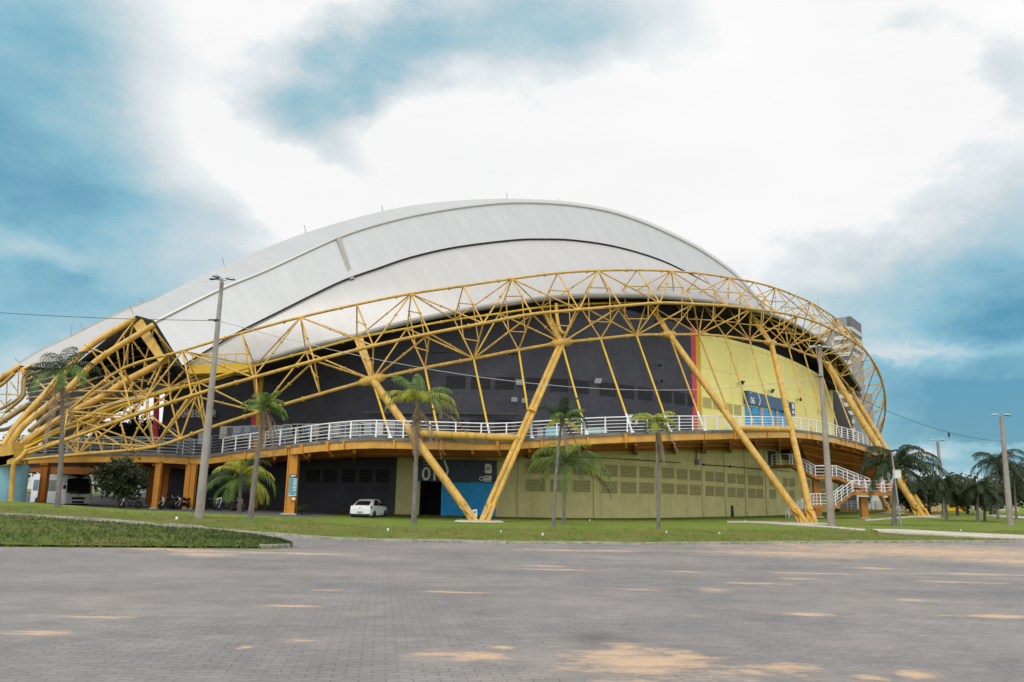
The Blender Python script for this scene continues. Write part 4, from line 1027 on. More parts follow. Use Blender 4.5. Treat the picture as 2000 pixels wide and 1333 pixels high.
for p in bot: pts += [p+Vector((random.uniform(-.3, .3), random.uniform(-.2, .1), 0)) for _ in range(6)]
blades('kerb_grass', pts, .04, .13, .012, 4)
# --- litter on the grass, each scrap a thing
LIT = [(758, 1037, 'crumpled white paper on the bank left of the tall palm'), (1405, 1044, 'white plastic scrap on the bank below the beige wall'), (1152, 1018, 'flat white sheet lying on the turf by the beige wall'), (978, 1040, 'small pale wrapper on the slope below the yellow V column'),
       (1877, 1038, 'white bag scrap beside the right-hand footpath'), (345, 1015, 'white scrap lying on the kerb of the left road'), (1060, 1046, 'tiny white scrap low on the bank near the twin palms'), (1455, 1019, 'white scrap on the path edge under the yellow wall'), (1302, 1041, 'white paper flake on the slope below the slim palm')]
for x, y, lab in LIT:
    p = gp(x, y); mb = MB(); n = 7; r = random.uniform(.04, .075)
    vs = [Vector((math.cos(a)*r*random.uniform(.6, 1.2), math.sin(a)*r*random.uniform(.5, 1), random.uniform(.01, .12))) for a in [k*6.283/n for k in range(n)]]
    c = mb.vert((0, 0, .08)); ids = [mb.vert(v) for v in vs]; bt = [mb.vert((v.x*.8, v.y*.8, -.03)) for v in vs]
    for k in range(n): mb.face((c, ids[k], ids[(k+1) % n])); mb.face((ids[k], bt[k], bt[(k+1) % n], ids[(k+1) % n]))
    o = mb.build('litter', 'white_paint'); o.location = p+dz*.02; tag(o, lab, 'litter', 'litter on the grass')
# ================================================================== palms and trees
def frond(mb, base, az, el, length, droop, mi, nl=26, lw=.030, ll=.55, hang=.6, side=.8):
    mb.cur = mi; d = Vector((math.cos(az), math.sin(az), 0)); P = []; p = Vector(base); e = el; n = 12
    for k in range(n+1):
        P.append(p.copy()); p = p+(d*math.cos(e)+dz*math.sin(e))*(length/n); e = max(e-droop/n*(.5+1.1*k/n), -1.5)
    sd = Vector((-d.y, d.x, 0))
    mb.tube(P, [.026*(1-.75*k/n) for k in range(n+1)], 4, False)
    for k in range(nl):
        t = .10+.90*k/(nl-1); f = t*n; i = min(int(f), n-1); q = P[i].lerp(P[i+1], f-i); tan = (P[i+1]-P[i]).normalized()
        L = ll*(math.sin(math.pi*min(1, .18+.80*t)))**.6*random.uniform(.85, 1.1)
        for s in (-1, 1):
            up = tan.cross(sd*s); up = up if up.z > 0 else -up
            dr = (sd*s*side+tan*.55+up*random.uniform(-.1, .3)).normalized()
            m1 = q+dr*L*.5-dz*hang*L*.16; m2 = q+dr*L*.85-dz*hang*L*(.62+random.uniform(0, .2)); w = tan*lw
            a = [mb.vert(q-w*.6), mb.vert(q+w*.6), mb.vert(m1+w), mb.vert(m1-w), mb.vert(m2)]
            mb.face((a[0], a[1], a[2], a[3])); mb.face((a[3], a[2], a[4]))
def palm(base, lean, height, label, cr=1.0, lw=.028, fr=(), trunk_r=.15, dead=(), group='palms on the lawn', boot=.6, nl=26, dark=False, ell=.55):
    """fr: list of (azimuth deg, elevation deg, length, droop, material index)"""
    t = world_thing('palm_tree', base, label, 'palm tree', group)
    trunk_r *= .74; cr *= 1.22
    b = Vector(base); tip = b+Vector((lean[0], lean[1], height)); mb = MB(); P = []; n = 16
    for k in range(n+1):
        u = k/n; P.append(b.lerp(tip, u)+Vector((lean[0]*-.18*math.sin(math.pi*u), 0, 0)))
    P[0] = P[0]-dz*.2
    rs = [trunk_r*(1.35 if k == 0 else 1.12-.42*k/n)*(1+.05*math.sin(k*2.1)) for k in range(n+1)]
    mb.tube(P, rs, 10); wpart(mb, 'trunk', 'bark_palm', t, True)
    if boot:
        mb = MB()
        for k in range(9):
            a = k*2.4; d = Vector((math.cos(a), math.sin(a), 0)); q = tip-dz*boot*random.uniform(.3, 1); mb.tube([q-d*.02, q+d*.09+dz*.25, q+d*.16+dz*.55], [.06, .045, .02], 5)
        wpart(mb, 'leaf_bases', 'frond_dry', t)
    mb = MB()
    for az, el, L, dr, mi in fr: frond(mb, tip-dz*random.uniform(0, .15), R_(az), R_(el), L*cr, dr*1.22, mi, nl, ll=ell*cr*1.1, lw=lw, hang=1.0)
    wpart(mb, 'crown', ['frond_green', 'frond_yellow', 'frond_dry', 'frond_deep'], t)
    if dead:
        mb = MB()
        for az, el, L, dr in dead: frond(mb, tip-dz*random.uniform(.1, .35), R_(az), R_(el), L*cr, dr, 0, 18, ll=.42*cr, hang=.5, lw=.05, side=.8 if el > -45 else .38)
        wpart(mb, 'dead_fronds', 'frond_dry', t)
    return t
def full(n, L, mats, el0=75, el1=-10, dr=(1.2, 2.0)):
    return [(k*137.5+random.uniform(-12, 12), lerp(el0, el1, k/(n-1)), L*random.uniform(.8, 1.1), random.uniform(*dr), random.choice(mats)) for k in range(n)]
def palm_px(xb, yb, xt, yt, D, **kw):
    g = on_ground(xb, D); tp = W(xt, yt, D); kw.setdefault('fr', ())
    return palm(g, (tp.x-g.x, 0), tp.z-g.z, **kw)
# tall slim palm at the left road edge with hanging dry fronds
palm_px(490, 1022, 518, 792, 41, label='slim palm with a small tuft and long dry fronds hanging', trunk_r=.17, cr=.62,
        fr=full(9, 1.9, [0, 0, 3], 80, 15)+[(180, 20, 1.6, 1.3, 0), (0, 25, 1.7, 1.4, 0), (20, 5, 1.7, 1.3, 0)], dead=[(330, -60, 2.3, .5), (300, -70, 3.0, .4), (10, -62, 3.2, .5), (340, -66, 3.3, .3), (20, -50, 1.9, .5), (270, -78, 3.4, .2)])
# palm in front of entrance 01
palm_px(809, 1028, 816, 782, 45, label='palm with yellowing crown and brown drooping fronds before entrance 01', trunk_r=.185, cr=1.0,
        fr=[(178, 42, 2.1, 1.5, 1), (150, 62, 2.0, 1.0, 0), (170, 75, 1.9, 1.2, 0), (100, 80, 1.8, .8, 0), (20, 58, 2.0, 1.5, 0), (-5, 35, 2.2, 1.7, 1), (10, 18, 2.4, 1.5, 1), (40, 45, 2.0, 1.6, 0), (200, 25, 1.8, 1.6, 1), (250, 50, 1.7, 1.8, 1), (290, 45, 1.8, 1.9, 1), (320, 30, 1.9, 1.8, 0), (120, 40, 1.8, 1.4, 0)],
        dead=[(185, 30, 2.0, 2.3), (5, -8, 2.9, 1.0), (330, 20, 1.9, 2.4), (320, -45, 2.2, .8), (345, -52, 2.8, .5), (270, -72, 2.5, .2), (300, -74, 2.4, .15), (240, -76, 2.0, .1), (285, -80, 2.7, .1)])
palm_px(1081, 1023, 1098, 815, 44, label='slim palm with windblown crown, taller of the twin palms', trunk_r=.13, cr=.72,
        fr=full(8, 1.9, [0, 3], 82, 30, (.8, 1.5))+[(10, 30, 2.2, 2.0, 3), (-10, 15, 1.9, 1.6, 0), (330, -10, 1.6, .9, 1), (200, -5, 1.2, .9, 1)], dead=[(340, -45, 1.9, .7), (350, -55, 2.6, .4), (300, -66, 2.0, .3)])
palm_px(1101, 1017, 1104, 905, 52, label='short bushy palm with broad arching fronds against the beige wall', trunk_r=.15, cr=1.08, group=None,
        fr=full(16, 2.5, [0, 0, 1, 3], 85, -5, (1.6, 2.4))+[(0, 30, 3.0, 2.0, 0), (-15, 10, 3.2, 1.6, 0), (-8, -5, 3.0, 1.2, 3), (20, 50, 2.8, 2.2, 0), (150, 40, 1.8, 2.0, 0)], boot=.5)
palm_px(1286, 1030, 1282, 822, 44, label='slim palm with small yellow-green tuft before the beige louvres', trunk_r=.13, cr=.62,
        fr=full(9, 1.9, [0, 1, 1], 70, 5)+[(160, 55, 2.2, 1.6, 0), (0, 20, 1.9, 1.6, 1)], dead=[(330, -40, 2.6, .6), (300, -70, 3.0, .2), (315, -72, 2.6, .2)])
palm_px(111, 996, 121, 722, 42, label='tall dark palm with curled crown before the arch tubes', trunk_r=.17, cr=.95, lw=.03,
        fr=[(150, 72, 2.6, 2.6, 3), (100, 80, 2.0, 1.3, 3), (175, 35, 2.2, 1.8, 3), (60, 70, 1.6, 1.0, 3), (10, 45, 2.1, 1.9, 3), (-20, 20, 1.9, 1.9, 0), (300, 10, 1.9, 1.7, 0), (250, 0, 2.0, 1.6, 0), (200, 10, 1.8, 1.9, 3), (340, 30, 2.0, 2.0, 0), (280, 40, 1.8, 2.2, 3)],
        dead=[(200, -60, 2.4, .4), (340, -60, 2.6, .3), (320, -68, 3.2, .2), (220, -74, 2.8, .1), (270, -78, 3.6, .1), (290, -62, 3.9, .2)], boot=.9)
palm_px(467, 1005, 470, 932, 47, label='short bushy palm with white painted trunk by the parked motorcycles', trunk_r=.15, cr=.84, group=None,
        fr=full(18, 2.5, [0, 0, 3, 1], 85, -10, (1.5, 2.3))+[(0, 30, 2.9, 2.2, 0), (-10, 0, 2.6, 1.5, 1), (180, 30, 2.9, 2.3, 3), (190, 5, 2.7, 1.6, 3)], boot=.4)
palm_px(1745, 1020, 1752, 908, 63, label='broad drooping palm beside the camera pole', trunk_r=.24, cr=1.12, group=None, lw=.05, nl=34,
        fr=full(19, 2.8, [3, 3, 3], 80, -15, (1.5, 2.3))+[(180, 35, 3.0, 2.1, 3), (0, 40, 3.4, 2.0, 3), (-12, 5, 3.8, 1.6, 3), (-5, 20, 4.0, 1.7, 3), (-20, -20, 3.4, 1.0, 3)], boot=.5)
BGP = [(1848, 1017, 945, 78, .95, 'dark palm before the far lamp post with a pale pole behind'), (1908, 1018, 952, 76, 1.0, 'stout dark palm with thick trunk in the right grove'), (1922, 1018, 962, 78, .8, 'thin-trunked palm just right of the stout palm'), (1948, 1016, 902, 84, 1.25, 'tallest palm of the right grove, arching against the sky'),
       (1984, 1010, 920, 90, 1.25, 'palm at the right edge behind the lamp post'), ]
for x, yb, yt, D, cr, lab in BGP:
    palm_px(x, yb, x+random.uniform(-4, 4), yt, D, label=lab, trunk_r=.17, cr=cr, group='palms of the right grove', fr=full(17, 2.4, [3], 68, -25, (1.5, 2.3)), nl=24, boot=0, lw=.055)
def tree(base, h, r, label, mats, cat='tree', group=None, trunk=.18, n=26, leaf=.16, per=60, seed=1, zc=.62, flat=.8):
    rnd = random.Random(seed); t = world_thing('broadleaf_tree', base, label, cat, group); b = Vector(base); c = b+dz*h*zc
    mb = MB(); mb.tube([b-dz*.3, b+dz*h*.25, c], [trunk*1.3, trunk, trunk*.5], 8); tips = []
    cl = []
    for k in range(n):
        a = rnd.uniform(0, 6.283); u = rnd.uniform(-1, 1); rr = r*rnd.uniform(.35, 1.0); q = c+Vector((math.cos(a)*math.sqrt(1-u*u)*rr, math.sin(a)*math.sqrt(1-u*u)*rr, u*rr*flat*h*(1-zc)/r if u > 0 else u*rr*.55)); cl.append(q)
        if k % 2 == 0: s = b+dz*h*rnd.uniform(.2, zc); mb.tube([s, s.lerp(q, .5)+dz*.2, q], [trunk*.4, trunk*.22, .02], 5)
    wpart(mb, 'trunk', 'bark', t, True); mb = MB()
    for k, q in enumerate(cl):
        mb.cur = k % len(mats); R = r*rnd.uniform(.28, .46)
        for _ in range(per):
            d = Vector((rnd.gauss(0, 1), rnd.gauss(0, 1), rnd.gauss(0, .8))); p = q+d*R*.55; s = leaf*rnd.uniform(.6, 1.4)
            x = Vector((rnd.gauss(0, 1), rnd.gauss(0, 1), rnd.gauss(0, 1))).normalized(); y = x.orthogonal().normalized()
            mb.quad(p-x*s, p+y*s*.6, p+x*s, p-y*s*.6)
    wpart(mb, 'crown', mats, t); return t
tree(on_ground(228, 60), 4.3, 1.62, 'dark bushy shrub tree under the walkway beside the bus', ['leaf_dark', 'leaf_mid', 'leaf_dark'], trunk=.1, n=40, leaf=.13, per=110, seed=3, zc=.52)
for k, (x, D, h, r) in enumerate(((205, 105, 10.5, 4.2), (245, 112, 12, 4.2), (285, 108, 10.4, 3.2), (120, 120, 9, 5), (40, 125, 9, 5), (290, 130, 5.0, 2.6))):
    tree(on_ground(x, D), h, r, ['leafy tree seen through the arch tubes, left one', 'tallest leafy tree beyond the arch tubes', 'leafy tree against the dark wall end', 'low spreading tree behind the bus roof', 'wide low tree at the far left edge', 'small tree in the gap under the walkway'][k], ['leaf_mid', 'leaf_dark'], 'tree', 'trees behind the arena left end', n=40, leaf=.34, per=80, seed=10+k)
RT = [(1795, 96, 5.0, 3.0), (1815, 110, 6.4, 3.6), (1870, 104, 6.3, 3.4), (1890, 120, 5.6, 4), (1935, 112, 5.6, 3.4), (1968, 125, 6.8, 4), (2010, 108, 7.2, 4), (1780, 130, 5.2, 3), (1845, 135, 7, 4)]
RL = ['dense tree right of the big drooping palm', 'tree filling the gap above the ramp railing', 'round green tree between the far lamp posts', 'low dark tree behind the stout palm', 'dark tree under the arching palm', 'tree behind the right lamp post base', 'large tree at the right edge of the frame', 'dark tree behind the yellow leg foot', 'tree behind the thin far lamp posts']
for k, (x, D, h, r) in enumerate(RT): tree(on_ground(x, D), h*.8, r*.85, RL[k], ['leaf_dark', 'leaf_mid', 'leaf_dark'], 'tree', 'trees right of the arena', n=26, leaf=.26, per=70, seed=30+k)
# shrub at the yellow column's foot, and a far wood closing the horizon
tree(on_ground(588, 62), 1.0, .45, 'little weedy bush at the foot of the orange column', ['leaf_mid'], 'shrub', trunk=.03, n=10, leaf=.07, per=40, seed=77, zc=.5)
mb = MB(); rnd = random.Random(5)
for k in range(5200):
    a = rnd.uniform(-1.25, 1.25); D = rnd.uniform(230, 300); X = math.tan(a)*D; h = 3.5+3.2*(noise.noise(Vector((X*.03, 2, 0)))+.6)*2; p = Vector((X, D, ground(X, D)+rnd.random()**.7*h)); s = rnd.uniform(.5, 1.2)
    x = Vector((rnd.gauss(0, 1), rnd.gauss(0, .5), rnd.gauss(0, 1))).normalized(); y = x.orthogonal().normalized(); mb.cur = rnd.randrange(2)
    mb.quad(p-x*s, p+y*s*.7, p+x*s, p-y*s*.7)
tag(mb.build('far_wood', ['leaf_dark', 'leaf_mid']), kind='stuff')
# ================================================================== vehicles
def sedan(loc, rz, label):
    t = thing('parked_car', loc, label, 'car', None, rz)
    L, Wd = 4.25, 1.70   # front towards +X
    def sec(x, half, z0, z1, tum=.05):   # one body cross-section, bottom to belt
        return [(x, -half*.90, z0), (x, -half, z0+.18), (x, -half*1.0, (z0+z1)/2), (x, -half+tum, z1), (x, 0, z1+.03), (x, half-tum, z1), (x, half, (z0+z1)/2), (x, half, z0+.18), (x, half*.90, z0)]
    mb = MB(); S = [(-2.12, .70, .36, .80), (-2.07, .80, .26, .98), (-1.85, .84, .22, 1.01), (-1.2, .85, .20, .99), (0, .85, .19, .95), (.9, .85, .19, .93), (1.35, .84, .2, .91), (1.85, .79, .22, .80), (2.05, .70, .26, .70), (2.13, .60, .34, .56)]
    rows = [sec(*q) for q in S]; mb.loft([[Vector(p) for p in r] for r in rows]); mb.poly([rows[0][i] for i in range(9)]); mb.poly([rows[-1][i] for i in range(8, -1, -1)])
    mb.poly([(x, y, z) for x, y, z in [r[0] for r in rows]+[r[8] for r in rows][::-1]])
    # greenhouse
    G0 = [(-1.85, .70, 1.0), (-1.35, .76, .99), (0, .79, .95), (.72, .78, .93), (1.2, .72, .91)]; G1 = [(-1.12, .56, 1.36), (-.80, .58, 1.44), (-.1, .60, 1.475), (.35, .59, 1.44), (.55, .57, 1.38)]
    for s in (-1, 1): mb.loft([[Vector((x, s*y, z)) for x, y, z in G0], [Vector((x, s*y, z)) for x, y, z in G1]], flip=(s > 0))
    mb.loft([[Vector((x, -y, z)) for x, y, z in G1], [Vector((x, 0, z+.02)) for x, y, z in G1], [Vector((x, y, z)) for x, y, z in G1]], flip=True)
    a, b = G0[0], G1[0]; mb.quad((a[0], -a[1], a[2]), (b[0], -b[1], b[2]), (b[0], b[1], b[2]), (a[0], a[1], a[2])); a, b = G0[-1], G1[-1]; mb.quad((a[0], a[1], a[2]), (b[0], b[1], b[2]), (b[0], -b[1], b[2]), (a[0], -a[1], a[2]))
    body = mb.build('body', 'car_white', t, True)
    def pane(pts, nm, mat='glass_dark', parent=t):
        mb = MB(); c = sum((Vector(p) for p in pts), Vector())/len(pts); n = (Vector(pts[1])-Vector(pts[0])).cross(Vector(pts[2])-Vector(pts[0])).normalized()
        if n.dot(c-Vector((0, 0, .7))) < 0: pts = pts[::-1]; n = -n
        mb.poly([Vector(p)+n*.012 for p in pts]); return mb.build(nm, mat, parent)
    pane([(-1.78, -.60, 1.05), (-1.78, .60, 1.05), (-1.19, .50, 1.335), (-1.19, -.50, 1.335)], 'rear_window'); pane([(1.12, -.62, .955), (1.12, .62, .955), (.60, .50, 1.345), (.60, -.50, 1.345)], 'windscreen')
    for s in (-1, 1):
        pane([(-1.30, s*.755, 1.02), (-.12, s*.785, .985), (-.12, s*.605, 1.435), (-.72, s*.595, 1.41)], 'side_window'); pane([(-.04, s*.785, .985), (.95, s*.752, .955), (.45, s*.585, 1.385), (-.04, s*.605, 1.435)], 'side_window')
        mb = MB(); mb.hexa([(-2.10, s*.46, .76), (-2.02, s*.80, .80), (-1.80, s*.845, .84), (-2.0, s*.46, .80)][::s], [(-2.075, s*.50, .86), (-1.98, s*.81, .97), (-1.72, s*.835, .95), (-1.98, s*.50, .90)][::s]); mb.build('tail_light', 'lens_red', t)
        mb = MB(); mb.hexa([(2.0, s*.45, .62), (1.75, s*.80, .66), (1.70, s*.78, .66), (1.9, s*.45, .62)][::-s], [(1.96, s*.45, .74), (1.70, s*.80, .79), (1.65, s*.78, .79), (1.86, s*.45, .74)][::-s]); mb.build('headlight', 'lens_clear', t)
        mb = MB(); mb.box((.80, s*.92, 1.0), (.07, 0, 0), (0, .09, 0), (0, 0, .06)); mb.box((.82, s*.83, .97), (.03, 0, 0), (0, .05, 0), (0, 0, .02)); mb.build('wing_mirror', 'rubber', t)
        for x in (-1.28, 1.27):
            mb = MB(); c = Vector((x, s*.80, .30)); mb.lathe([(.18, -.1), (.29, -.1), (.31, -.07), (.31, .07), (.29, .1), (.18, .1)], c, 20, Vector((0, s, 0))); wh = mb.build('wheel', 'rubber', t, True)
            mb = MB(); mb.lathe([(.19, .03), (.19, .08), (.17, .085), (.04, .06), (.035, .09)], c, 14, Vector((0, s, 0)))
            for k in range(5): a = k*1.2566; mb.tube([c+Vector((0, s*.075, 0)), c+Vector((math.cos(a)*.18, s*.085, math.sin(a)*.18))], .02, 4)
            mb.build('rim', 'chrome', wh)
            mb = MB(); mb.lathe([(.37, -.02), (.37, .055), (.33, .056), (.33, -.02)], c, 22, Vector((0, s, 0))); mb.build('wheel_arch', 'rubber', t)
        mb = MB(); mb.box((.45, s*.862, .86), (.09, 0, 0), (0, .012, 0), (0, 0, .015)); mb.box((-.55, s*.862, .87), (.09, 0, 0), (0, .012, 0), (0, 0, .015)); mb.build('door_handle', 'chrome', t)
    mb = MB(); mb.box((-2.06, 0, .34), (.08, 0, 0), (0, .78, 0), (0, 0, .07)); mb.box((0, 0, .22), (1.9, 0, 0), (0, .80, 0), (0, 0, .05)); mb.build('bumper_skirt', 'rubber', t)
    mb = MB(); mb.box((-2.125, 0, .52), (.012, 0, 0), (0, .21, 0), (0, 0, .065)); mb.build('number_plate', 'lamp_shell', t)
    mb = MB(); mb.box((-2.105, 0, .86), (.012, 0, 0), (0, .10, 0), (0, 0, .028)); mb.build('badge', 'chrome', t)
    mb = MB(); mb.tube([(-.55, .1, 1.48), (-.72, .1, 1.72)], .008, 4); mb.build('aerial', 'rubber', t)
    return t
g = on_ground(722, 62.5); g.z = -.70
sedan(g, R_(80), 'white compact sedan with dark windows parked by the dark wall')
def bus(loc, rz, label):
    t = thing('minibus', loc, label, 'bus', None, rz); L, w, h = 8.0, 1.12, 3.0
    def sec(x, hw, z0, z1, r=.22): return [Vector(p) for p in ((x, -hw, z0), (x, -hw, z1-r), (x, -hw+r*.3, z1-r*.3), (x, -hw+r, z1), (x, hw-r, z1), (x, hw-r*.3, z1-r*.3), (x, hw, z1-r), (x, hw, z0))]
    mb = MB(); rows = [sec(-L/2, w*.95, .5, h-.1), sec(-L/2+.2, w, .38, h), sec(L/2-1.2, w, .38, h), sec(L/2-.45, w*.985, .36, h-.05), sec(L/2-.12, w*.96, .38, h-.3), sec(L/2, w*.94, .42, 1.35, .05), sec(L/2+.1, w*.9, .42, 1.2, .05), sec(L/2+.12, w*.88, .42, .8, .05)]
    mb.loft(rows); mb.poly(rows[0]); mb.poly(rows[-1][::-1]); mb.build('body', 'bus_silver', t, True)
    mb = MB(); mb.loft([[Vector((-L/2+.1, y, h+.012)), Vector((L/2-.7, y, h+.012))] for y in (w*.75, -w*.75)]); mb.build('roof_panel', 'white_paint', t)
    x = L/2; mb = MB()
    mb.loft([[Vector((x+.03, -.98, 1.28)), Vector((x+.10, 0, 1.24)), Vector((x+.03, .98, 1.28))], [Vector((x-.10, -1.0, 2.55)), Vector((x-.02, 0, 2.6)), Vector((x-.10, 1.0, 2.55))], [Vector((x-.38, -.9, 2.9)), Vector((x-.34, 0, 2.95)), Vector((x-.38, .9, 2.9))]])
    mb.build('windscreen', 'glass_dark', t, True)
    mb = MB(); mb.box((x+.13, 0, .88), (.02, 0, 0), (0, .55, 0), (0, 0, .10)); mb.box((x+.13, 0, .56), (.02, 0, 0), (0, .5, 0), (0, 0, .09)); mb.build('grille', 'rubber', t)
    mb = MB(); mb.box((x+.145, 0, .72), (.012, 0, 0), (0, .24, 0), (0, 0, .05)); mb.build('number_plate', 'white_paint', t)
    for s in (-1, 1):
        mb = MB(); mb.hexa([(x+.09, s*.62, .62), (x-.05, s*1.0, .66), (x-.1, s*.98, .66), (x, s*.62, .62)][::s], [(x+.1, s*.66, .92), (x-.04, s*1.02, 1.08), (x-.1, s*1.0, 1.08), (x, s*.66, .92)][::s]); mb.build('headlight', 'lens_clear', t)
        for k in range(5):
            a = -L/2+.5+k*1.35; mb = MB(); mb.quad(*[(p, s*(w+.012), z) for p, z in ((a, 1.45), (a+1.22, 1.45), (a+1.22, 2.45), (a, 2.45))][::-s]); mb.build('side_window', 'glass_blue', t)
        for xx in (-2.2, 2.6):
            mb = MB(); c = Vector((xx, s*(w-.08), .42)); mb.lathe([(.2, -.12), (.40, -.12), (.42, -.08), (.42, .08), (.40, .12), (.2, .12)], c, 20, Vector((0, s, 0))); wh = mb.build('wheel', 'rubber', t, True)
            mb = MB(); mb.lathe([(.22, .08), (.20, .11), (.06, .06)], c, 14, Vector((0, s, 0))); mb.build('rim', 'chrome', wh)
        mb = MB(); mb.tube([(x-.1, s*1.05, 2.4), (x+.18, s*1.28, 2.3), (x+.2, s*1.3, 1.9)], .03, 6); mb.box((x+.18, s*1.3, 1.85), (.05, 0, 0), (0, .1, 0), (0, 0, .17)); mb.build('wing_mirror', 'rubber', t)
    me = text_mesh('MPI', .26, 'sign_navy', .005, 'CENTER'); mm = Matrix((Vector((0, 1, 0)), Vector((-.25, 0, .97)), Vector((1, 0, .25)))).transposed().to_4x4(); mm.translation = Vector((x+.135, 0, 1.0)); me.transform(mm)
    o = bpy.data.objects.new('lettering', me); COL.objects.link(o); o.parent = t
    return t
p = W(146, 990, 71.5); bz = W(146, 993, 71.5).z-.02
bus(Vector((p.x-2.9, p.y+2.6, bz)), R_(-40), 'silver and white minibus with black windscreen parked under the walkway')
def motorcycle(loc, rz, label, tank='bike_black', group='motorcycles parked by the dark wall'):
    t = thing('motorcycle', loc, label, 'motorcycle', group, rz)
    for x, nm in ((.68, 'wheel'), (-.66, 'wheel')):
        mb = MB(); c = Vector((x, 0, .31)); mb.lathe([(.25, -.05), (.30, -.045), (.315, 0), (.30, .045), (.25, .05)], c, 22, Vector((0, 1, 0))); wh = mb.build(nm, 'rubber', t, True)
        mb = MB(); mb.lathe([(.255, -.03), (.255, .03), (.235, .03), (.235, -.03)], c, 22, Vector((0, 1, 0))); mb.lathe([(.05, -.08), (.05, .08)], c, 10, Vector((0, 1, 0)))
        for k in range(8): a = k*.785; mb.tube([c, c+Vector((math.cos(a)*.24, 0, math.sin(a)*.24))], .008, 4)
        mb.build('rim', 'chrome', wh)
    mb = MB()
    for s in (-.09, .09): mb.tube([(.68, s, .31), (.46, s, .88)], .024, 6)
    mb.tube([(.47, -.34, 1.02), (.44, -.12, .98), (.44, .12, .98), (.47, .34, 1.02)], .014, 6); mb.tube([(.44, -.3, 1.0), (.42, -.32, 1.14)], .01, 4); mb.build('fork', 'chrome', t, True)
    mb = MB(); mb.tube([(.42, 0, .86), (.1, 0, .50), (-.3, 0, .40), (-.62, 0, .62), (-.1, 0, .72), (.42, 0, .86)], .03, 6); mb.box((.02, 0, .42), (.2, 0, 0), (0, .12, 0), (0, 0, .17)); mb.tube([(.1, .14, .32), (-.3, .16, .26), (-.75, .16, .36)], .035, 8); mb.build('frame', 'bike_black', t)
    mb = MB(); mb.tube([(.38, 0, .86), (.22, 0, .92), (.02, 0, .88), (-.1, 0, .80)], [.06, .13, .13, .05], 12); mb.build('fuel_tank', tank, t, True)
    mb = MB(); mb.tube([(-.05, 0, .82), (-.3, 0, .80), (-.6, 0, .86), (-.78, 0, .88)], [.07, .10, .10, .04], 10); mb.build('seat', 'rubber', t, True)
    mb = MB(); P = [(.68+math.cos(a)*.35, 0, .31+math.sin(a)*.35) for a in [R_(d) for d in (20, 50, 80, 110, 140)]]; mb.loft([[Vector(p)+Vector((0, -.06, 0)) for p in P], [Vector(p)+Vector((0, .06, 0)) for p in P]]); mb.loft([[Vector(p)+Vector((0, .06, 0.004)) for p in P], [Vector(p)+Vector((0, -.06, 0.004)) for p in P]]); mb.build('mudguard', 'metal_grey' if tank == 'bike_black' else tank, t)
    mb = MB(); mb.lathe([(.02, -.05), (.07, -.04), (.085, .04), (.07, .05)], (.56, 0, .88), 12, Vector((1, 0, .1))); mb.build('headlight', 'lens_clear', t, True)
    return t
MC = [(327, 66.5, -115, 'bike_black', 'black motorcycle with pale front mudguard, nearest the twin columns'), (346, 68, -105, 'bike_black', 'second dark motorcycle between the orange columns'), (358, 67.5, -110, 'bike_black', 'dark motorcycle partly behind the orange twin column'),
      (408, 68, 65, 'bike_black', 'black motorcycle just right of the lamp post foot'), (424, 69, -75, 'bike_black', 'black motorcycle in the middle of the shaded row'), (443, 67.5, -150, 'bike_black', 'black motorcycle turned sideways in the shaded row'), (462, 66.5, -35, 'bike_red', 'red motorcycle behind the white painted palm trunk'), (252, 66, -140, 'bike_black', 'dark motorcycle under the shrub tree')]
for x, D, rz, tk, lab in MC:
    g = on_ground(x, D); g.z = max(g.z, -.62)+.02
    motorcycle(g, R_(rz), lab, tk)
for x, D, rz, lab, cw in ((282, 130, 20, 'white car far behind the arena seen under the walkway', 1),):
    sedan(on_ground(x, D), R_(rz), lab)
# ================================================================== lamp posts, poles and wires
def lamp_post(xb, yb, xt, yt, D, rb, rt, label, heads=3, hs=1.0, group='concrete lamp posts'):
    g = on_ground(xb, D); tp = W(xt, yt, D)
    t = world_thing('lamp_post', g, label, 'lamp post', group)
    mb = MB(); n = 8; mb.tube([(g-dz*.3).lerp(Vector((tp.x, tp.y, tp.z)), k/n) for k in range(n+1)], [lerp(rb, rt, k/n) for k in range(n+1)], 14); wpart(mb, 'pole', 'pole_concrete', t, True)
    mb = MB(); mb.tube([tp, tp+dz*.25*hs], .06*hs, 8)
    angs = (0, 180, 250) if heads == 3 else (0, 180)
    for a in angs: d = Vector((math.cos(R_(a)), math.sin(R_(a)), 0)); mb.tube([tp+dz*.1*hs, tp+d*.25*hs+dz*.12*hs], .035*hs, 6)
    wpart(mb, 'bracket', 'metal_grey', t)
    for a in angs:
        d = Vector((math.cos(R_(a)), math.sin(R_(a)), 0)); s = Vector((-d.y, d.x, 0)); c = tp+d*.5*hs+dz*.20*hs; mb = MB(); up = (dz+d*.12).normalized(); dd = (d-dz*.12).normalized()
        sec = lambda u, wv, hv: [c+dd*u+s*wv*math.cos(q)+up*hv*max(math.sin(q), -.25) for q in [k*math.pi/5 for k in range(11)]]
        mb.loft([[p*hs+c*(1-hs) for p in sec(*q)] for q in ((-.32, .03, .03), (-.25, .10, .09), (.0, .16, .15), (.25, .15, .12), (.36, .04, .03))]); h = wpart(mb, 'lamp_head', 'lamp_shell', t, True)
        mb = MB(); q = [c+(dd*u+s*v-up*.045)*hs for u, v in ((-.26, -.10), (-.26, .10), (.28, .13), (.28, -.13))]; mb.quad(*q); wpart(mb, 'lens', 'glass_dark', t, parent=h)
    return t
lamp_post(390, 1005, 433.5, 551, 40, .225, .10, 'tall tapered concrete lamp post by the motorcycles, largest of all', 3, .82)
lamp_post(1623, 1020, 1600.5, 684, 57, .27, .13, 'concrete lamp post before the yellow wall and stairs', 3, .95)
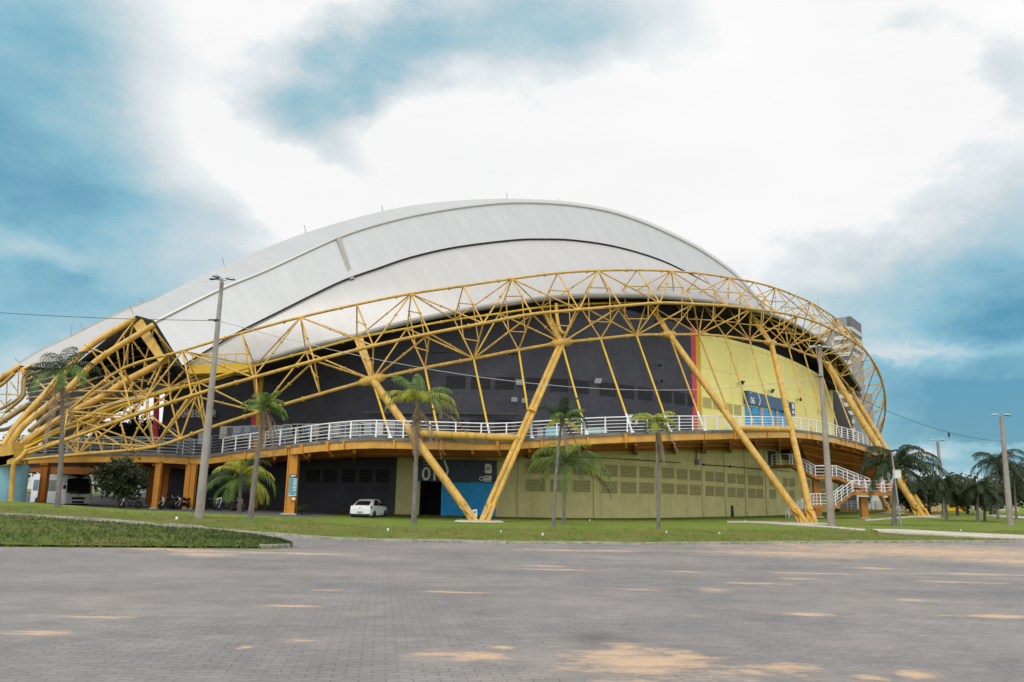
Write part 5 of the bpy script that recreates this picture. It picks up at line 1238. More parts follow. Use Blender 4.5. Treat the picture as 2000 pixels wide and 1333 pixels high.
lamp_post(1971, 1027, 1956, 816, 68, .27, .15, 'concrete lamp post beside the right-hand path', 2, 1.05)
lamp_post(1844, 1012, 1831.5, 864, 96, .26, .16, 'distant lamp post above the ramp end', 2, 1.1)
lamp_post(1834, 1008, 1828, 921, 160, .28, .18, 'farthest and shortest lamp post among the palms', 2, 1.6)
g = on_ground(1758, 54); tp = W(1741, 881, 54); t = world_thing('camera_pole', g, 'thin grey pole with cabinet box and two cameras on top', 'pole'); mb = MB(); mb.tube([g-dz*.2, tp], [.06, .045], 8); wpart(mb, 'pole', 'metal_grey', t)
q = W(1752, 927, 53.9); mb = MB(); mb.box(q, (.22, 0, 0), (0, .13, 0), (0, 0, .27)); mb.box(q+dz*.28, (.24, 0, 0), (0, .15, 0), (0, 0, .02)); mb.box(q+Vector((.0, -.135, 0)), (.19, 0, 0), (0, .01, 0), (0, 0, .23)); wpart(mb, 'cabinet', 'off_white', t)
for s in (-1, 1):
    c = tp+Vector((s*.16, -.05, .02)); mb = MB(); mb.tube([tp-dz*.05, c-dz*.08], .02, 5); mb.box(c, (.16, -.06, .05*s), (.03, .07, 0), (0, 0, .06)); mb.lathe([(.03, 0), (.05, .06)], c+Vector((s*.15, -.06, 0)), 8, Vector((s, -.4, -.1))); wpart(mb, 'security_camera', 'bike_black', t)
def cable(pts, sag, r, mat, label, group=None):
    t = world_thing('overhead_cable', pts[0], label, 'cable', group); mb = MB(); P = []
    for (a, b), s in zip(zip(pts, pts[1:]), sag):
        for k in range(15): u = k/14; P.append(a.lerp(b, u)-dz*4*s*u*(1-u))
    mb.tube(P, r, 5); wpart(mb, 'conductor', mat, t); return t
cA, cB = W(424, 626.5, 40), W(1603, 737, 57)
cable([W(-60, 607, 44), cA], [.12], .016, 'wire', 'thin dark cable from the left frame edge to the tall lamp post')
cable([cA, cB], [2.1], .018, 'wire_pale', 'pale sagging cable crossing in front of the dark wall')
t = cable([cB, W(1960, 863, 68)], [.95], .018, 'wire', 'dark cable sagging across the right sky between two lamp posts')
q = cB.lerp(W(1960, 863, 68), .66)-dz*4*.95*.66*.34; mb = MB(); mb.tube([q+dz*.03, q-dz*.12, q-dz*.42], [.03, .10, .03], 6); wpart(mb, 'hanging_bundle', 'wire', t)
for p, root_lab in ((cA, 0), (cB, 1)):
    t = world_thing('cable_clamp', p, ['cable clamp band on the tall left lamp post', 'cable clamp band on the lamp post before the yellow wall'][root_lab], 'clamp', 'cable clamps'); mb = MB(); mb.lathe([(.15, -.05), (.17, -.05), (.17, .05), (.15, .05)], p, 12); mb.box(p+Vector((-.25, -.05, .02)), (.18, 0, 0), (0, .03, 0), (0, 0, .03)); wpart(mb, 'band', 'wire', t)
# ================================================================== signs
def board(x0, x1, y0, y1, name, label, mat, off, th=.12, cat='sign'):
    A, _, n = wall.hit(x0, (y0+y1)/2); B = wall.hit(x1, (y0+y1)/2)[0]; zt = wall.hit((x0+x1)/2, y0)[0].z; zb = wall.hit((x0+x1)/2, y1)[0].z
    e = Vector((B.x-A.x, B.y-A.y, 0)); w = e.length; e.normalize(); nn = Vector((e.y, -e.x, 0)); o = Vector(((A.x+B.x)/2, (A.y+B.y)/2, (zt+zb)/2))+nn*off; h = zt-zb
    t = world_thing(name, o, label, cat); mb = MB(); mb.box(o, e*w/2, nn*th, dz*h/2); wpart(mb, 'panel', mat, t)
    return t, o+nn*(th+.006), e, nn, w, h
t, o, e, nn, w, h = board(817.5, 970.5, 899, 941.5, 'entrance_sign', 'wide navy entrance sign reading 01 above blue doors', 'sign_navy', .18)
tl = o-e*w/2+dz*h/2
def tx(s, size, fx, fy, mat='letter_white', **kw): return place_text(s, size, mat, tl+e*w*fx-dz*h*fy, e, dz, t, extrude=.006, **kw)
tx('01', h*.86, .048, .95, off=.012, spc=.92)
tx('Portão', h*.12, .055, .14); tx('Acesso', h*.11, .055, .27, 'letter_grey')
mb = MB()
def bar(t_mb, a, b, wd): d = (b-a).normalized(); s = d.cross(nn)*wd/2; t_mb.quad(a-s+nn*.006, a+s+nn*.006, b+s+nn*.006, b-s+nn*.006)
A1, A2, A3 = tl+e*w*.33-dz*h*.02, tl+e*w*.385-dz*h*.52, tl+e*w*.345-dz*h*.97
bar(mb, A1, A2, h*.10); bar(mb, A2+dz*h*.03, A3, h*.10); wpart(mb, 'arrow', 'letter_white', t)
mb = MB(); c = tl+e*w*.895-dz*h*.37; hw, hh = w*.043, h*.22
mb.poly([c+e*x*hw+dz*y*hh+nn*.008 for x, y in ((-1, -.85), (-.8, -1), (.8, -1), (1, -.85), (1, .6), (.45, 1), (-.8, 1), (-1, .85))][::1]); em = wpart(mb, 'emblem', 'letter_white', t)
place_text('MT', h*.15, 'sign_navy', c-e*hw*.62-dz*hh*.28+nn*.014, e, dz, t, extrude=.003, off=.004); mb = MB(); mb.quad(*[c+e*x*hw+dz*y*hh+nn*.013 for x, y in ((-.55, .22), (.5, .22), (.5, .30), (-.55, .30))]); mb.poly([c+e*x*hw+dz*y*hh+nn*.013 for x, y in ((.5, .5), (.8, .55), (.45, .85))]); wpart(mb, 'emblem_mark', 'sign_blue', t)
mb = MB(); c2 = tl+e*w*.89-dz*h*.835; mb.quad(*[c2+e*x*w*.048+dz*y*h*.135+nn*.008 for x, y in ((-1, -1), (1, -1), (1, 1), (-1, 1))]); wpart(mb, 'plaque', 'letter_white', t)
place_text('Mato', h*.115, 'sign_navy', c2-e*w*.043+dz*h*.02+nn*.014, e, dz, t, extrude=.003, off=.003); place_text('Grosso', h*.115, 'sign_navy', c2-e*w*.043-dz*h*.105+nn*.014, e, dz, t, extrude=.003, off=.003)
mb = MB(); mb.lathe([(h*.105, 0), (h*.105, .01)], tl+e*w*.81-dz*h*.835, 20, nn); mb2 = MB(); mb2.lathe([(h*.068, .011), (h*.068, .016)], tl+e*w*.81-dz*h*.835, 16, nn); s1 = wpart(mb, 'seal', 'letter_white', t); wpart(mb2, 'shield', 'sign_blue', t, parent=s1)
t, o, e, nn, w, h = board(1451.5, 1531, 772, 796, 'entrance_sign', 'slanting blue entrance sign reading 06 over the walkway doors', 'sign_blue', .35, .25)
h *= 1.0; tl = o-e*w/2+dz*h/2
place_text('06', h*.74, 'letter_white', tl+e*w*.055-dz*h*.95, e, dz, t, extrude=.006, off=.01); mb = MB()
A1, A2, A3 = tl+e*w*.235-dz*h*.03, tl+e*w*.285-dz*h*.52, tl+e*w*.25-dz*h*.97
bar(mb, A1, A2, h*.11); bar(mb, A2+dz*h*.03, A3, h*.11); wpart(mb, 'arrow', 'letter_white', t)
place_text('Portão', h*.12, 'letter_white', tl+e*w*.05-dz*h*.16, e, dz, t, extrude=.004)
t, o, e, nn, w, h = board(1540.5, 1547.5, 787, 812, 'notice_board', 'small blue panel with white emblem right of the 06 sign', 'sign_blue', .25, .08); mb = MB(); c = o+dz*h*.2
mb.poly([c+e*x*w*.28+dz*y*h*.2 for x, y in ((-1, -.9), (1, -.9), (1, .6), (.5, 1), (-1, 1))]); mb.quad(*[o-dz*h*.25+e*x*w*.28+dz*y*h*.12 for x, y in ((-1, -1), (1, -1), (1, 1), (-1, 1))]); wpart(mb, 'emblem', 'letter_white', t)
# information board on the orange column
o = W(572.5, 948, 61.9); t = world_thing('information_board', o, 'narrow teal information board strapped to the orange column', 'sign'); X = Vector((1, .05, 0)).normalized(); Y = Vector((0, -1, 0)); hw, hh = .31, .82
mb = MB(); mb.box(o, X*hw, Y*.03, dz*hh); wpart(mb, 'panel', 'sign_teal', t); mb = MB(); mb.box(o+dz*hh*.83+Y*.03, X*hw, Y*.006, dz*hh*.17); wpart(mb, 'header', 'sign_navy', t); mb = MB(); mb.box(o-dz*hh*.97+Y*.03, X*hw, Y*.006, dz*hh*.03)
mb.quad(*[o+Y*.04+X*x*hw+dz*z*hh for x, z in ((-.75, .86), (.6, .86), (.6, .93), (-.75, .93))]); mb.quad(*[o+Y*.04+X*x*hw+dz*z*hh for x, z in ((-.75, .75), (.2, .75), (.2, .80), (-.75, .80))])
for k in range(9):
    z = .58-k*.14; mb.quad(*[o+Y*.04+X*x*hw+dz*q*hh for x, q in ((.1 if k % 3 else -.1, z), (.85, z), (.85, z+.055), (.1 if k % 3 else -.1, z+.055))])
mb.quad(*[o+Y*.04+X*x*hw+dz*z*hh for x, z in ((-.8, -.85), (-.6, -.85), (-.6, -.74), (-.8, -.74))]); mb.quad(*[o+Y*.04+X*x*hw+dz*z*hh for x, z in ((.6, -.85), (.85, -.85), (.85, -.76), (.6, -.76))]); wpart(mb, 'print', 'letter_white', t)
o = W(573.5, 974.5, 61.9); t = world_thing('paper_notice', o, 'small white paper notice stuck below the teal board', 'notice'); mb = MB(); mb.box(o, X*.13, Y*.012, dz*.09); wpart(mb, 'sheet', 'letter_white', t)
# ================================================================== small fittings on the walls
def floodlight(x, y, label, mat='off_white', s=1.0, off=.35, dark=False):
    P, l, n = wall.hit(x, y); nn = Vector((n.x, n.y, 0)); e = Vector((-n.y, n.x, 0)); c = P+nn*off
    t = world_thing('floodlight', P, label, 'floodlight', 'floodlights on the arena wall'); mb = MB(); f = (nn-dz*.7).normalized(); u = f.cross(e).normalized()
    mb.hexa([c-e*.16*s-u*.12*s-f*.08, c+e*.16*s-u*.12*s-f*.08, c+e*.16*s+u*.12*s-f*.08, c-e*.16*s+u*.12*s-f*.08], [c-e*.24*s-u*.18*s+f*.1, c+e*.24*s-u*.18*s+f*.1, c+e*.24*s+u*.18*s+f*.1, c-e*.24*s+u*.18*s+f*.1]); wpart(mb, 'housing', mat, t)
    mb = MB(); q = c+f*.105; mb.quad(q-e*.2*s-u*.15*s, q+e*.2*s-u*.15*s, q+e*.2*s+u*.15*s, q-e*.2*s+u*.15*s); wpart(mb, 'lens', 'lens_clear' if not dark else 'glass_dark', t); mb = MB(); mb.tube([P, c-f*.05], .03, 5); mb.tube([P+e*.2, c-f*.05], .025, 5); wpart(mb, 'bracket', 'metal_grey', t)
floodlight(1015, 747, 'white floodlight right of the upper louvres, beside a hanger rod', s=1.5); floodlight(1164, 744, 'white floodlight between upper louvres above the bare wall', s=1.4); floodlight(1004, 781, 'white floodlight on the dark wall below the upper louvres, left of a pair', s=1.1); floodlight(1024, 783, 'white floodlight on the dark wall, right of a pair', s=1.1)
floodlight(1285, 744, 'grey floodlight high on the dark wall near the red stripe', 'metal_grey', 1.2, dark=True); floodlight(1283, 714, 'black floodlight alone high on the dark wall', 'bike_black', .8, dark=True); floodlight(418, 814, 'black floodlight beside the police lettering', 'bike_black', 1.1, dark=True)
for x, y, lab in ((1441, 748, 'dark floodlight on the yellow wall above the 06 sign, left one'), (1500, 764, 'dark floodlight on the yellow wall over the 06 sign middle'), (1556, 780, 'dark floodlight on the yellow wall right of the slanting sign'), (1598, 802, 'dark floodlight low on the yellow wall near the lamp post')): floodlight(x, y, lab, 'metal_grey', 1.5, .5, True)
floodlight(1029, 890, 'small floodlight under the walkway beside the V column', 'metal_grey', 1.0, .3, True)
def aircon(x, y, w, h, label, fan=True, off=.35, mat='off_white'):
    P, l, n = wall.hit(x, y); nn = Vector((n.x, n.y, 0)); e = Vector((-n.y, n.x, 0)); c = P+nn*off; t = world_thing('air_conditioner', P, label, 'air conditioner', 'air conditioners on the arena wall')
    mb = MB(); mb.box(c, e*w/2, nn*.17, dz*h/2); wpart(mb, 'casing', mat, t)
    if fan:
        q = c+nn*.175-e*w*.08; mb = MB(); mb.lathe([(h*.40, 0), (h*.40, .02), (h*.36, .02)], q, 18, nn); wpart(mb, 'fan_grille', 'bike_black', t)
    mb = MB(); mb.box(c-dz*(h/2+.03)-nn*.1, e*w*.4, nn*.3, dz*.03); wpart(mb, 'shelf', 'metal_grey', t)
aircon(1370.5, 876, .95, .85, 'white air conditioner with round fan under the walkway'); aircon(1396, 871, .85, .6, 'smaller pale air conditioner right of the fan unit', False); aircon(1359.5, 902, .6, .55, 'dark grey box unit on the wall below the fan unit', False, .25, 'metal_grey'); aircon(1229, 820, 1.05, .85, 'white air conditioner on the dark wall behind the railing', True, .4)
P, l, n = wall.hit(1352, 880); mb = MB(); t = world_thing('wall_conduit', P, 'black vertical conduit beside the air conditioner on the beige wall', 'conduit'); a, b = wall.hit(1358, 868, .12)[0], wall.hit(1358, 902, .12)[0]; mb.tube([a, b], .05, 6); wpart(mb, 'pipe', 'bike_black', t)
pts = [wall.hit(x, y, .10)[0] for x, y in ((1046, 891), (1100, 892.5), (1168, 894.5), (1230, 898), (1300, 902.5), (1370, 908), (1420, 911), (1480, 916.5), (1540, 921))]
t = world_thing('wall_conduit', pts[0], 'long dark conduit running along the beige wall above the louvres', 'conduit'); mb = MB(); mb.tube(pts, .045, 6); wpart(mb, 'pipe', 'bike_black', t)
for x in (1284, 1372, 1424): q = wall.hit(x, interp([(1284, 901.5), (1372, 908), (1424, 911.5)], x), .12)[0]; mb = MB(); mb.box(q, (.09, 0, 0), (0, .06, 0), (0, 0, .12)); wpart(mb, 'junction_box', 'bike_black', t)
q = wall.hit(1429, 1008, .1)[0]; t = world_thing('bollard', Vector((q.x, q.y, -.7)), 'short black pipe stub standing against the beige wall', 'pipe stub'); mb = MB(); mb.tube([(q.x, q.y, -.9), (q.x, q.y, .55)], [.2, .14], 8); wpart(mb, 'stub', 'bike_black', t)
a, b = wall.hit(1566, 920, .3)[0], wall.hit(1567, 980, .3)[0]; t = world_thing('wall_conduit', a, 'black drainpipe on the beige wall beneath the stair landing', 'conduit'); mb = MB(); mb.tube([a, b], .10, 6); wpart(mb, 'pipe', 'bike_black', t)
# furniture on the walkway
def deck_box(x0, x1, y0, dback, hgt, name, label, mat, cat, top=None):
    a, b = deck_at(x0), deck_at(x1); d = Vector((.1, 1, 0)).normalized(); e = (b-a); e.z = 0; w = e.length; e.normalize(); c = (a+b)/2+d*dback; t = world_thing(name, c, label, cat); mb = MB(); mb.box(c+dz*hgt*.52, e*w/2, d*.4, dz*hgt*.46); wpart(mb, 'body', mat, t)
    mb = MB(); mb.box(c+dz*hgt, e*(w/2+.03), d*.43, dz*.04); wpart(mb, 'lid', top or mat, t); mb = MB()
    for s in (-1, 1): mb.box(c+e*s*w*.4+dz*.04, e*.06, d*.35, dz*.04)
    wpart(mb, 'skid', 'bike_black', t)
deck_box(1062, 1101, 0, 2.2, .85, 'storage_box', 'pale blue storage chest behind the walkway railing', 'blue_pale', 'chest'); deck_box(1142, 1186, 0, 1.1, .42, 'storage_box', 'low mint coloured chest at the walkway edge', 'mint', 'chest'); deck_box(1047, 1058, 0, 1.8, .75, 'storage_box', 'grey bin beside the blue chest on the walkway', 'rail_grey', 'bin', 'rail_grey')
def deck_bench(x0, x1, dback, label, mat):
    a, b = deck_at(x0), deck_at(x1); d = Vector((.1, 1, 0)).normalized(); e = (b-a); e.z = 0; w = e.length; e.normalize(); c = (a+b)/2+d*dback; t = world_thing('table', c, label, 'table'); mb = MB(); mb.box(c+dz*.74, e*w/2, d*.4, dz*.03); wpart(mb, 'tabletop', mat, t)
    for s in (-1, 1):
        for r in (-1, 1): mb = MB(); mb.box(c+e*s*(w/2-.06)+d*r*.34+dz*.36, e*.025, d*.025, dz*.36); wpart(mb, 'leg', 'bike_black', t)
deck_bench(968, 1005, 1.6, 'dark wooden table behind the railing between the V legs', 'bark'); deck_bench(742, 765, 1.8, 'brown table on the walkway left of the V column', 'tile_roof')
# entry plate on the foot of the V column
q = W(927.5, 1003, 57.5); t = world_thing('white_placard', q, 'small white placard standing between the V column feet', 'placard'); mb = MB(); mb.box(q, (.16, 0, .02), (0, .02, 0), (-.02, 0, .27)); wpart(mb, 'sheet', 'white_paint', t); mb = MB(); mb.box(q+Vector((0, -.025, .08)), (.09, 0, 0), (0, .006, 0), (0, 0, .08)); wpart(mb, 'print', 'sign_teal', t)
# ================================================================== outside staircase at the right
plain('stair_orange_shaded', (.40, .17, .03), .5, 0, .18, .9, ((.2, .09, .03), .5))  # steel orange darkened, the shade on the stairs is put into the colour
stx = world_thing('outside_staircase', W(1600, 1010, 84), 'orange steel staircase with white railings at the arena right end', 'staircase')
BK = Vector((.35, 1.9, 0))
def slab_(pts, th, name='landing', mat='stair_orange_shaded'):
    mb = MB(); t_ = [Vector(p) for p in pts]+[Vector(p)+BK for p in pts][::-1]; n = len(pts)
    mb.hexa([p-dz*th for p in t_], t_); return wpart(mb, name, mat, stx)
def flight(a, b, n, both=True):
    fl = MB()
    for off in (Vector(), BK*.96):
        p, q = a+off, b+off; mb = fl; s = BK.normalized()*.05
        mb.hexa([p-s-dz*.28, q-s-dz*.28, q+s-dz*.28, p+s-dz*.28], [p-s+dz*.02, q-s+dz*.02, q+s+dz*.02, p+s+dz*.02])
    fo = wpart(fl, 'flight', 'stair_orange_shaded', stx)
    for k in range(n):
        p = a.lerp(b, (k+.5)/n); e = (b-a); e.z = 0; e = e/n*.52; mb = MB(); mb.box(p+BK/2+dz*.03, e, BK*.48, dz*.03); wpart(mb, 'tread', 'slab_grey', stx, parent=fo)
    for off in (Vector(), BK*.97): railing([a+off, b+off], 1.15, max(1.0, (b-a).length/3.02), 'stair_railing', 'rail_white', stx, 4, .035, .04)
def lrail(a, b, off=Vector(), step=1.4): railing([a+off, b+off], 1.15, step, 'stair_railing', 'rail_white', stx, 4, .035, .04)
D1 = 85.0
T1, T2 = W(1508, 909, D1+4), W(1548, 909, D1+1); T2.z = T1.z
M1, M2 = W(1593, 931, D1), W(1634, 932, D1-1); M2.z = M1.z
L1, L2 = W(1664, 961, D1-2), W(1746, 960, D1-4); L2.z = L1.z
K1, K2 = W(1632, 988, D1-4), W(1590, 988, D1-3.4); K2.z = K1.z
Z1 = W(1541, 1018, D1-2.2)
slab_([T1, T2], .36); slab_([M1, M2], .30); slab_([L1, L2], .34); slab_([K1, K2], .30)
flight(T2, M1, 10); q = M2.lerp(L1, .0); flight(M2, W(1700, 958, D1-2.3)-dz*0, 12); flight(L1+Vector((0, -.3, 0)), K1, 9); flight(K2, Z1, 8)
lrail(T1, T2); lrail(M1, M2); lrail(M1, M2, BK); lrail(L1, L2); lrail(L1, L2, BK, 1.2); lrail(K1, K2); lrail(K1, K2, BK)
def stcol(p, w=.35):
    g = ground(p.x, p.y)-.2; mb = MB(); mb.abox(p.x-w, p.x+w, p.y-.3, p.y+.3, g, p.z-.3); c = wpart(mb, 'column', 'stair_orange_shaded', stx); mb = MB(); mb.abox(p.x-w*1.3, p.x+w*1.3, p.y-.45, p.y+.45, g, g+.32); wpart(mb, 'column_base', 'concrete', stx, parent=c)
stcol(M1+BK*.5+Vector((.2, 0, 0))); stcol(W(1690, 965, D1-2.5)+BK*.5)
mb = MB(); a = wall.hit(1500, 893)[0]; wrect(1500, 1514, 882, 909, 'service_door', 'wall_dark', .06, .1); wrect(1526, 1542, 877, 898, 'service_window', 'glass_dark', .06, .1)
# access ramp with white panelled railing behind
rp = world_thing('access_ramp', W(1740, 1000, 118), 'long yellow access ramp with white panelled railing behind the stairs', 'ramp'); a, b = W(1640, 994, 116), W(1842, 1001, 112); path = [a.lerp(b, k/24) for k in range(25)]
mb = MB(); mb.hexa([a-dz*.55, b-dz*.55, b-dz*.55+Vector((.3, 2.2, 0)), a-dz*.55+Vector((.3, 2.2, 0))], [a, b, b+Vector((.3, 2.2, 0)), a+Vector((.3, 2.2, 0))]); wpart(mb, 'ramp_slab', 'steel_yellow', rp)
railing(path, 1.15, 1.6, 'ramp_railing', 'rail_white', rp, 6, .06, .05); railing(path, 1.15, 1.6, 'ramp_railing', 'rail_white', rp, 4, .05, .04, None, Vector((.3, 2.1, 0)))
for k in (3, 9, 15): p = path[k]+Vector((.1, 1, 0)); mb = MB(); mb.abox(p.x-.2, p.x+.2, p.y-.2, p.y+.2, ground(p.x, p.y)-.2, p.z-.5); wpart(mb, 'ramp_post', 'steel_yellow', rp)
q = on_ground(1681, 108); t = world_thing('waste_bin', q, 'leaning blue and white bin on a post under the stairs', 'bin'); mb = MB(); c = W(1679, 1003, 108); e = Vector((.08, 0, 1)).normalized(); mb.tube([c-e*.45, c-e*.4, c+e*.4, c+e*.45], [.26, .34, .36, .3], 14); wpart(mb, 'drum', 'blue_pale', t, True); mb = MB(); mb.tube([q-dz*.1, c-e*.4], .05, 6); wpart(mb, 'post', 'metal_grey', t)
# ================================================================== buildings far behind
def house(loc, w, d, h, rz, label, roof='tile_roof', wallm='house_wall', flat=False, nwin=3):
    t = thing('house', loc, label, 'house', 'houses far behind', rz); mb = MB(); mb.abox(-w/2, w/2, -d/2, d/2, -.5, h); mb.build('wall', wallm, t); mb = MB()
    if flat: mb.abox(-w/2-.2, w/2+.2, -d/2-.2, d/2+.2, h, h+.3)
    else: mb.loft([[Vector((-w/2-.4, -d/2-.5, h-.1)), Vector((w/2+.4, -d/2-.5, h-.1))], [Vector((-w/2-.4, 0, h+d*.22)), Vector((w/2+.4, 0, h+d*.22))], [Vector((-w/2-.4, d/2+.5, h-.1)), Vector((w/2+.4, d/2+.5, h-.1))]]); mb.poly([(-w/2, -d/2, h), (-w/2, d/2, h), (-w/2, 0, h+d*.21)]); mb.poly([(w/2, d/2, h), (w/2, -d/2, h), (w/2, 0, h+d*.21)])
    mb.build('roof', roof, t)
    for k in range(nwin):
        x = -w/2+w*(k+.5)/nwin; mb = MB(); mb.abox(x-.55, x+.55, -d/2-.04, -d/2+.02, 1.0, 2.2); f = mb.build('window', 'off_white', t); mb = MB(); mb.abox(x-.45, x+.45, -d/2-.06, -d/2-.03, 1.1, 2.1); mb.build('pane', 'glass_dark', f)
house(on_ground(270, 150), 12, 9, 4.2, .2, 'pale flat-roofed house glimpsed under the walkway', 'concrete', 'off_white', True); house(on_ground(90, 170), 16, 9, 4.5, -.1, 'pale long house behind the minibus', 'concrete', 'off_white', True, 4)
house(on_ground(1768, 165), 9, 8, 3.2, -.2, 'house with red tiled roof beyond the access ramp'); house(on_ground(1815, 150), 10, 8, 3.0, -.1, 'yellowish house behind the ramp railing end', 'tile_roof', 'stripe_yellow'); house(on_ground(1660, 150), 14, 8, 3.4, 0, 'white house seen beneath the staircase', 'concrete', 'off_white', True, 4); house(on_ground(1900, 170), 14, 9, 3.2, .1, 'cream house hidden behind the palm grove', 'concrete', 'house_wall', True, 4)
# tall apartment tower behind the ring
DT = 300; g = on_ground(1640, DT); t = world_thing('apartment_tower', g, 'tall grey and white apartment tower rising behind the ring truss', 'apartment tower')
ct = W(1661, 618, DT); lf = W(1578, 636, DT+12); rt = W(1682, 640, DT+14); zt = ct.z; e1 = Vector((lf.x-ct.x, lf.y-ct.y, 0)); e2 = Vector((rt.x-ct.x, rt.y-ct.y, 0)); c0 = Vector((ct.x, ct.y, 0)); zb = -1
def twall(a, e, f0, f1, z0, z1, out, name, mat, par=None):
    n = Vector((e.y, -e.x, 0)).normalized(); n = n if n.y < 0 else -n; p, q = a+e*f0, a+e*f1; mb = MB(); mb.hexa([p+n*out+dz*z0, q+n*out+dz*z0, q-n*.3+dz*z0, p-n*.3+dz*z0], [p+n*out+dz*z1, q+n*out+dz*z1, q-n*.3+dz*z1, p-n*.3+dz*z1]); return wpart(mb, name, mat, t, parent=par)
cr = [c0, c0+e2, c0+e2+e1, c0+e1]; mb = MB(); mb.hexa([p-dz for p in cr][::1], [p+dz*(zt-5) for p in cr]); wpart(mb, 'tower_body', 'tower_grey', t)
twall(c0, e1, 0, .42, zt-3.6, zt, .0, 'crown_beam', 'tower_grey'); twall(c0, e2, 0, 1, zt-4, zt, .05, 'crown_block', 'tower_dark'); twall(c0, e1, 0, .09, zt-4, zt, .06, 'crown_block', 'tower_dark'); twall(c0, e1, .30, .86, zt-9, zt-2.2, -.5, 'penthouse', 'tower_white'); twall(c0, e1, .88, 1.0, zt-14, zt-9.5, .2, 'crown_block', 'tower_dark')
mb = MB(); q = c0+e1*.72; mb.tube([q+dz*(zt-3), q+dz*(zt+9)], .12, 5); wpart(mb, 'mast', 'metal_grey', t)
zf = zt-4.2; k = 0
while zf > 2:
    twall(c0, e1, .04, .40, zf-1.5, zf, .35, 'balcony_band', 'tower_white'); twall(c0, e1, .55, .98, zf-1.4, zf, .3, 'balcony_band', 'tower_white'); twall(c0, e2, .02, 1.0, zf-1.6, zf, .3, 'balcony_band', 'tower_white')
    f = twall(c0, e1, .10, .26, zf-3.1, zf-1.7, .06, 'window', 'tower_dark'); twall(c0, e1, .66, .88, zf-3.1, zf-1.7, .06, 'window', 'tower_dark'); twall(c0, e1, .30, .36, zf-3.0, zf-1.7, .06, 'window', 'glass_blue'); twall(c0, e2, .1, .9, zf-3.2, zf-1.7, .05, 'window', 'tower_dark')
    zf -= 3.3; k += 1
twall(c0, e1, .40, .47, 0, zt-9, .5, 'fin', 'tower_white'); mb = MB(); q = W(1674, 700, 288); mb.lathe([(1.9, -1), (1.9, q.z-3), (1.5, q.z)], Vector((q.x, q.y, 0)), 20); wpart(mb, 'stair_drum', 'tower_grey', t, True); mb = MB(); q = W(1686, 770, 284); mb.abox(q.x-2.4, q.x+2.4, q.y-2, q.y+2, 0, q.z); wpart(mb, 'annex', 'tower_grey', t)
# ================================================================== sky and light
SUN_EL, SUN_AZ = R_(52), R_(205)      # azimuth clockwise from +Y
w = bpy.data.worlds.new('World'); sc.world = w; w.use_nodes = True; nt = w.node_tree; nt.nodes.clear()
sky = nd(nt, 'ShaderNodeTexSky', sky_type='NISHITA', sun_disc=False, sun_elevation=SUN_EL, sun_rotation=SUN_AZ, air_density=1.0, dust_density=1.5, ozone_density=1.0)
dirv = nd(nt, 'ShaderNodeTexCoord').outputs['Generated']
dn = nd(nt, 'ShaderNodeVectorMath', {0: dirv}, operation='NORMALIZE').outputs[0]
nz1 = nd(nt, 'ShaderNodeTexNoise', {'Vector': nd(nt, 'ShaderNodeMapping', {'Vector': dn, 'Scale': (1, 1, 1.7)}).outputs[0], 'Scale': 5.2, 'Detail': 10, 'Roughness': .6})
nz2 = nd(nt, 'ShaderNodeTexNoise', {'Vector': nd(nt, 'ShaderNodeMapping', {'Vector': dn, 'Scale': (1, 1, 3.2), 'Location': (3, 1, 2)}).outputs[0], 'Scale': 2.6, 'Detail': 7, 'Roughness': .55}).outputs[0]
nz3 = nd(nt, 'ShaderNodeTexNoise', {'Vector': nd(nt, 'ShaderNodeMapping', {'Vector': dn, 'Scale': (1, 1, 2.4), 'Location': (7, 2, 1)}).outputs[0], 'Scale': 6, 'Detail': 10, 'Roughness': .62, 'Distortion': .1}).outputs[0]
wv = nd(nt, 'ShaderNodeVectorMath', {0: nd(nt, 'ShaderNodeVectorMath', {0: nz1.outputs[1], 1: (.5, .5, .5)}, operation='SUBTRACT').outputs[0], 'Scale': .16}, operation='SCALE').outputs[0]
dw = nd(nt, 'ShaderNodeVectorMath', {0: nd(nt, 'ShaderNodeVectorMath', {0: dn, 1: wv}, operation='ADD').outputs[0]}, operation='NORMALIZE').outputs[0]
def blob(x, y, rx, ry, ang=0, amp=1.0, soft=1.0):
    """a soft elliptical gap in the cloud deck, fixed in the sky (direction space)"""
    d0 = ray(x, y).normalized(); a = R_(ang); ex = (ray(x+math.cos(a)*20, y+math.sin(a)*20).normalized()-d0).normalized(); ey = d0.cross(ex).normalized()
    def dot(v): return nd(nt, 'ShaderNodeVectorMath', {0: dw, 1: tuple(v)}, operation='DOT_PRODUCT').outputs['Value']
    u = mth(nt, 'MULTIPLY', dot(ex), F/rx*.93); u = mth(nt, 'SUBTRACT', u, d0.dot(ex)*F/rx*.93)
    v = mth(nt, 'MULTIPLY', dot(ey), F/ry*.93); v = mth(nt, 'SUBTRACT', v, d0.dot(ey)*F/ry*.93)
    r2 = mth(nt, 'ADD', mth(nt, 'MULTIPLY', u, u), mth(nt, 'MULTIPLY', v, v))
    g = mth(nt, 'POWER', 2.71828, mth(nt, 'MULTIPLY', r2, -soft))
    gate = mth(nt, 'GREATER_THAN', dot(d0), .25)
    return mth(nt, 'MULTIPLY', mth(nt, 'MULTIPLY', g, gate), amp)
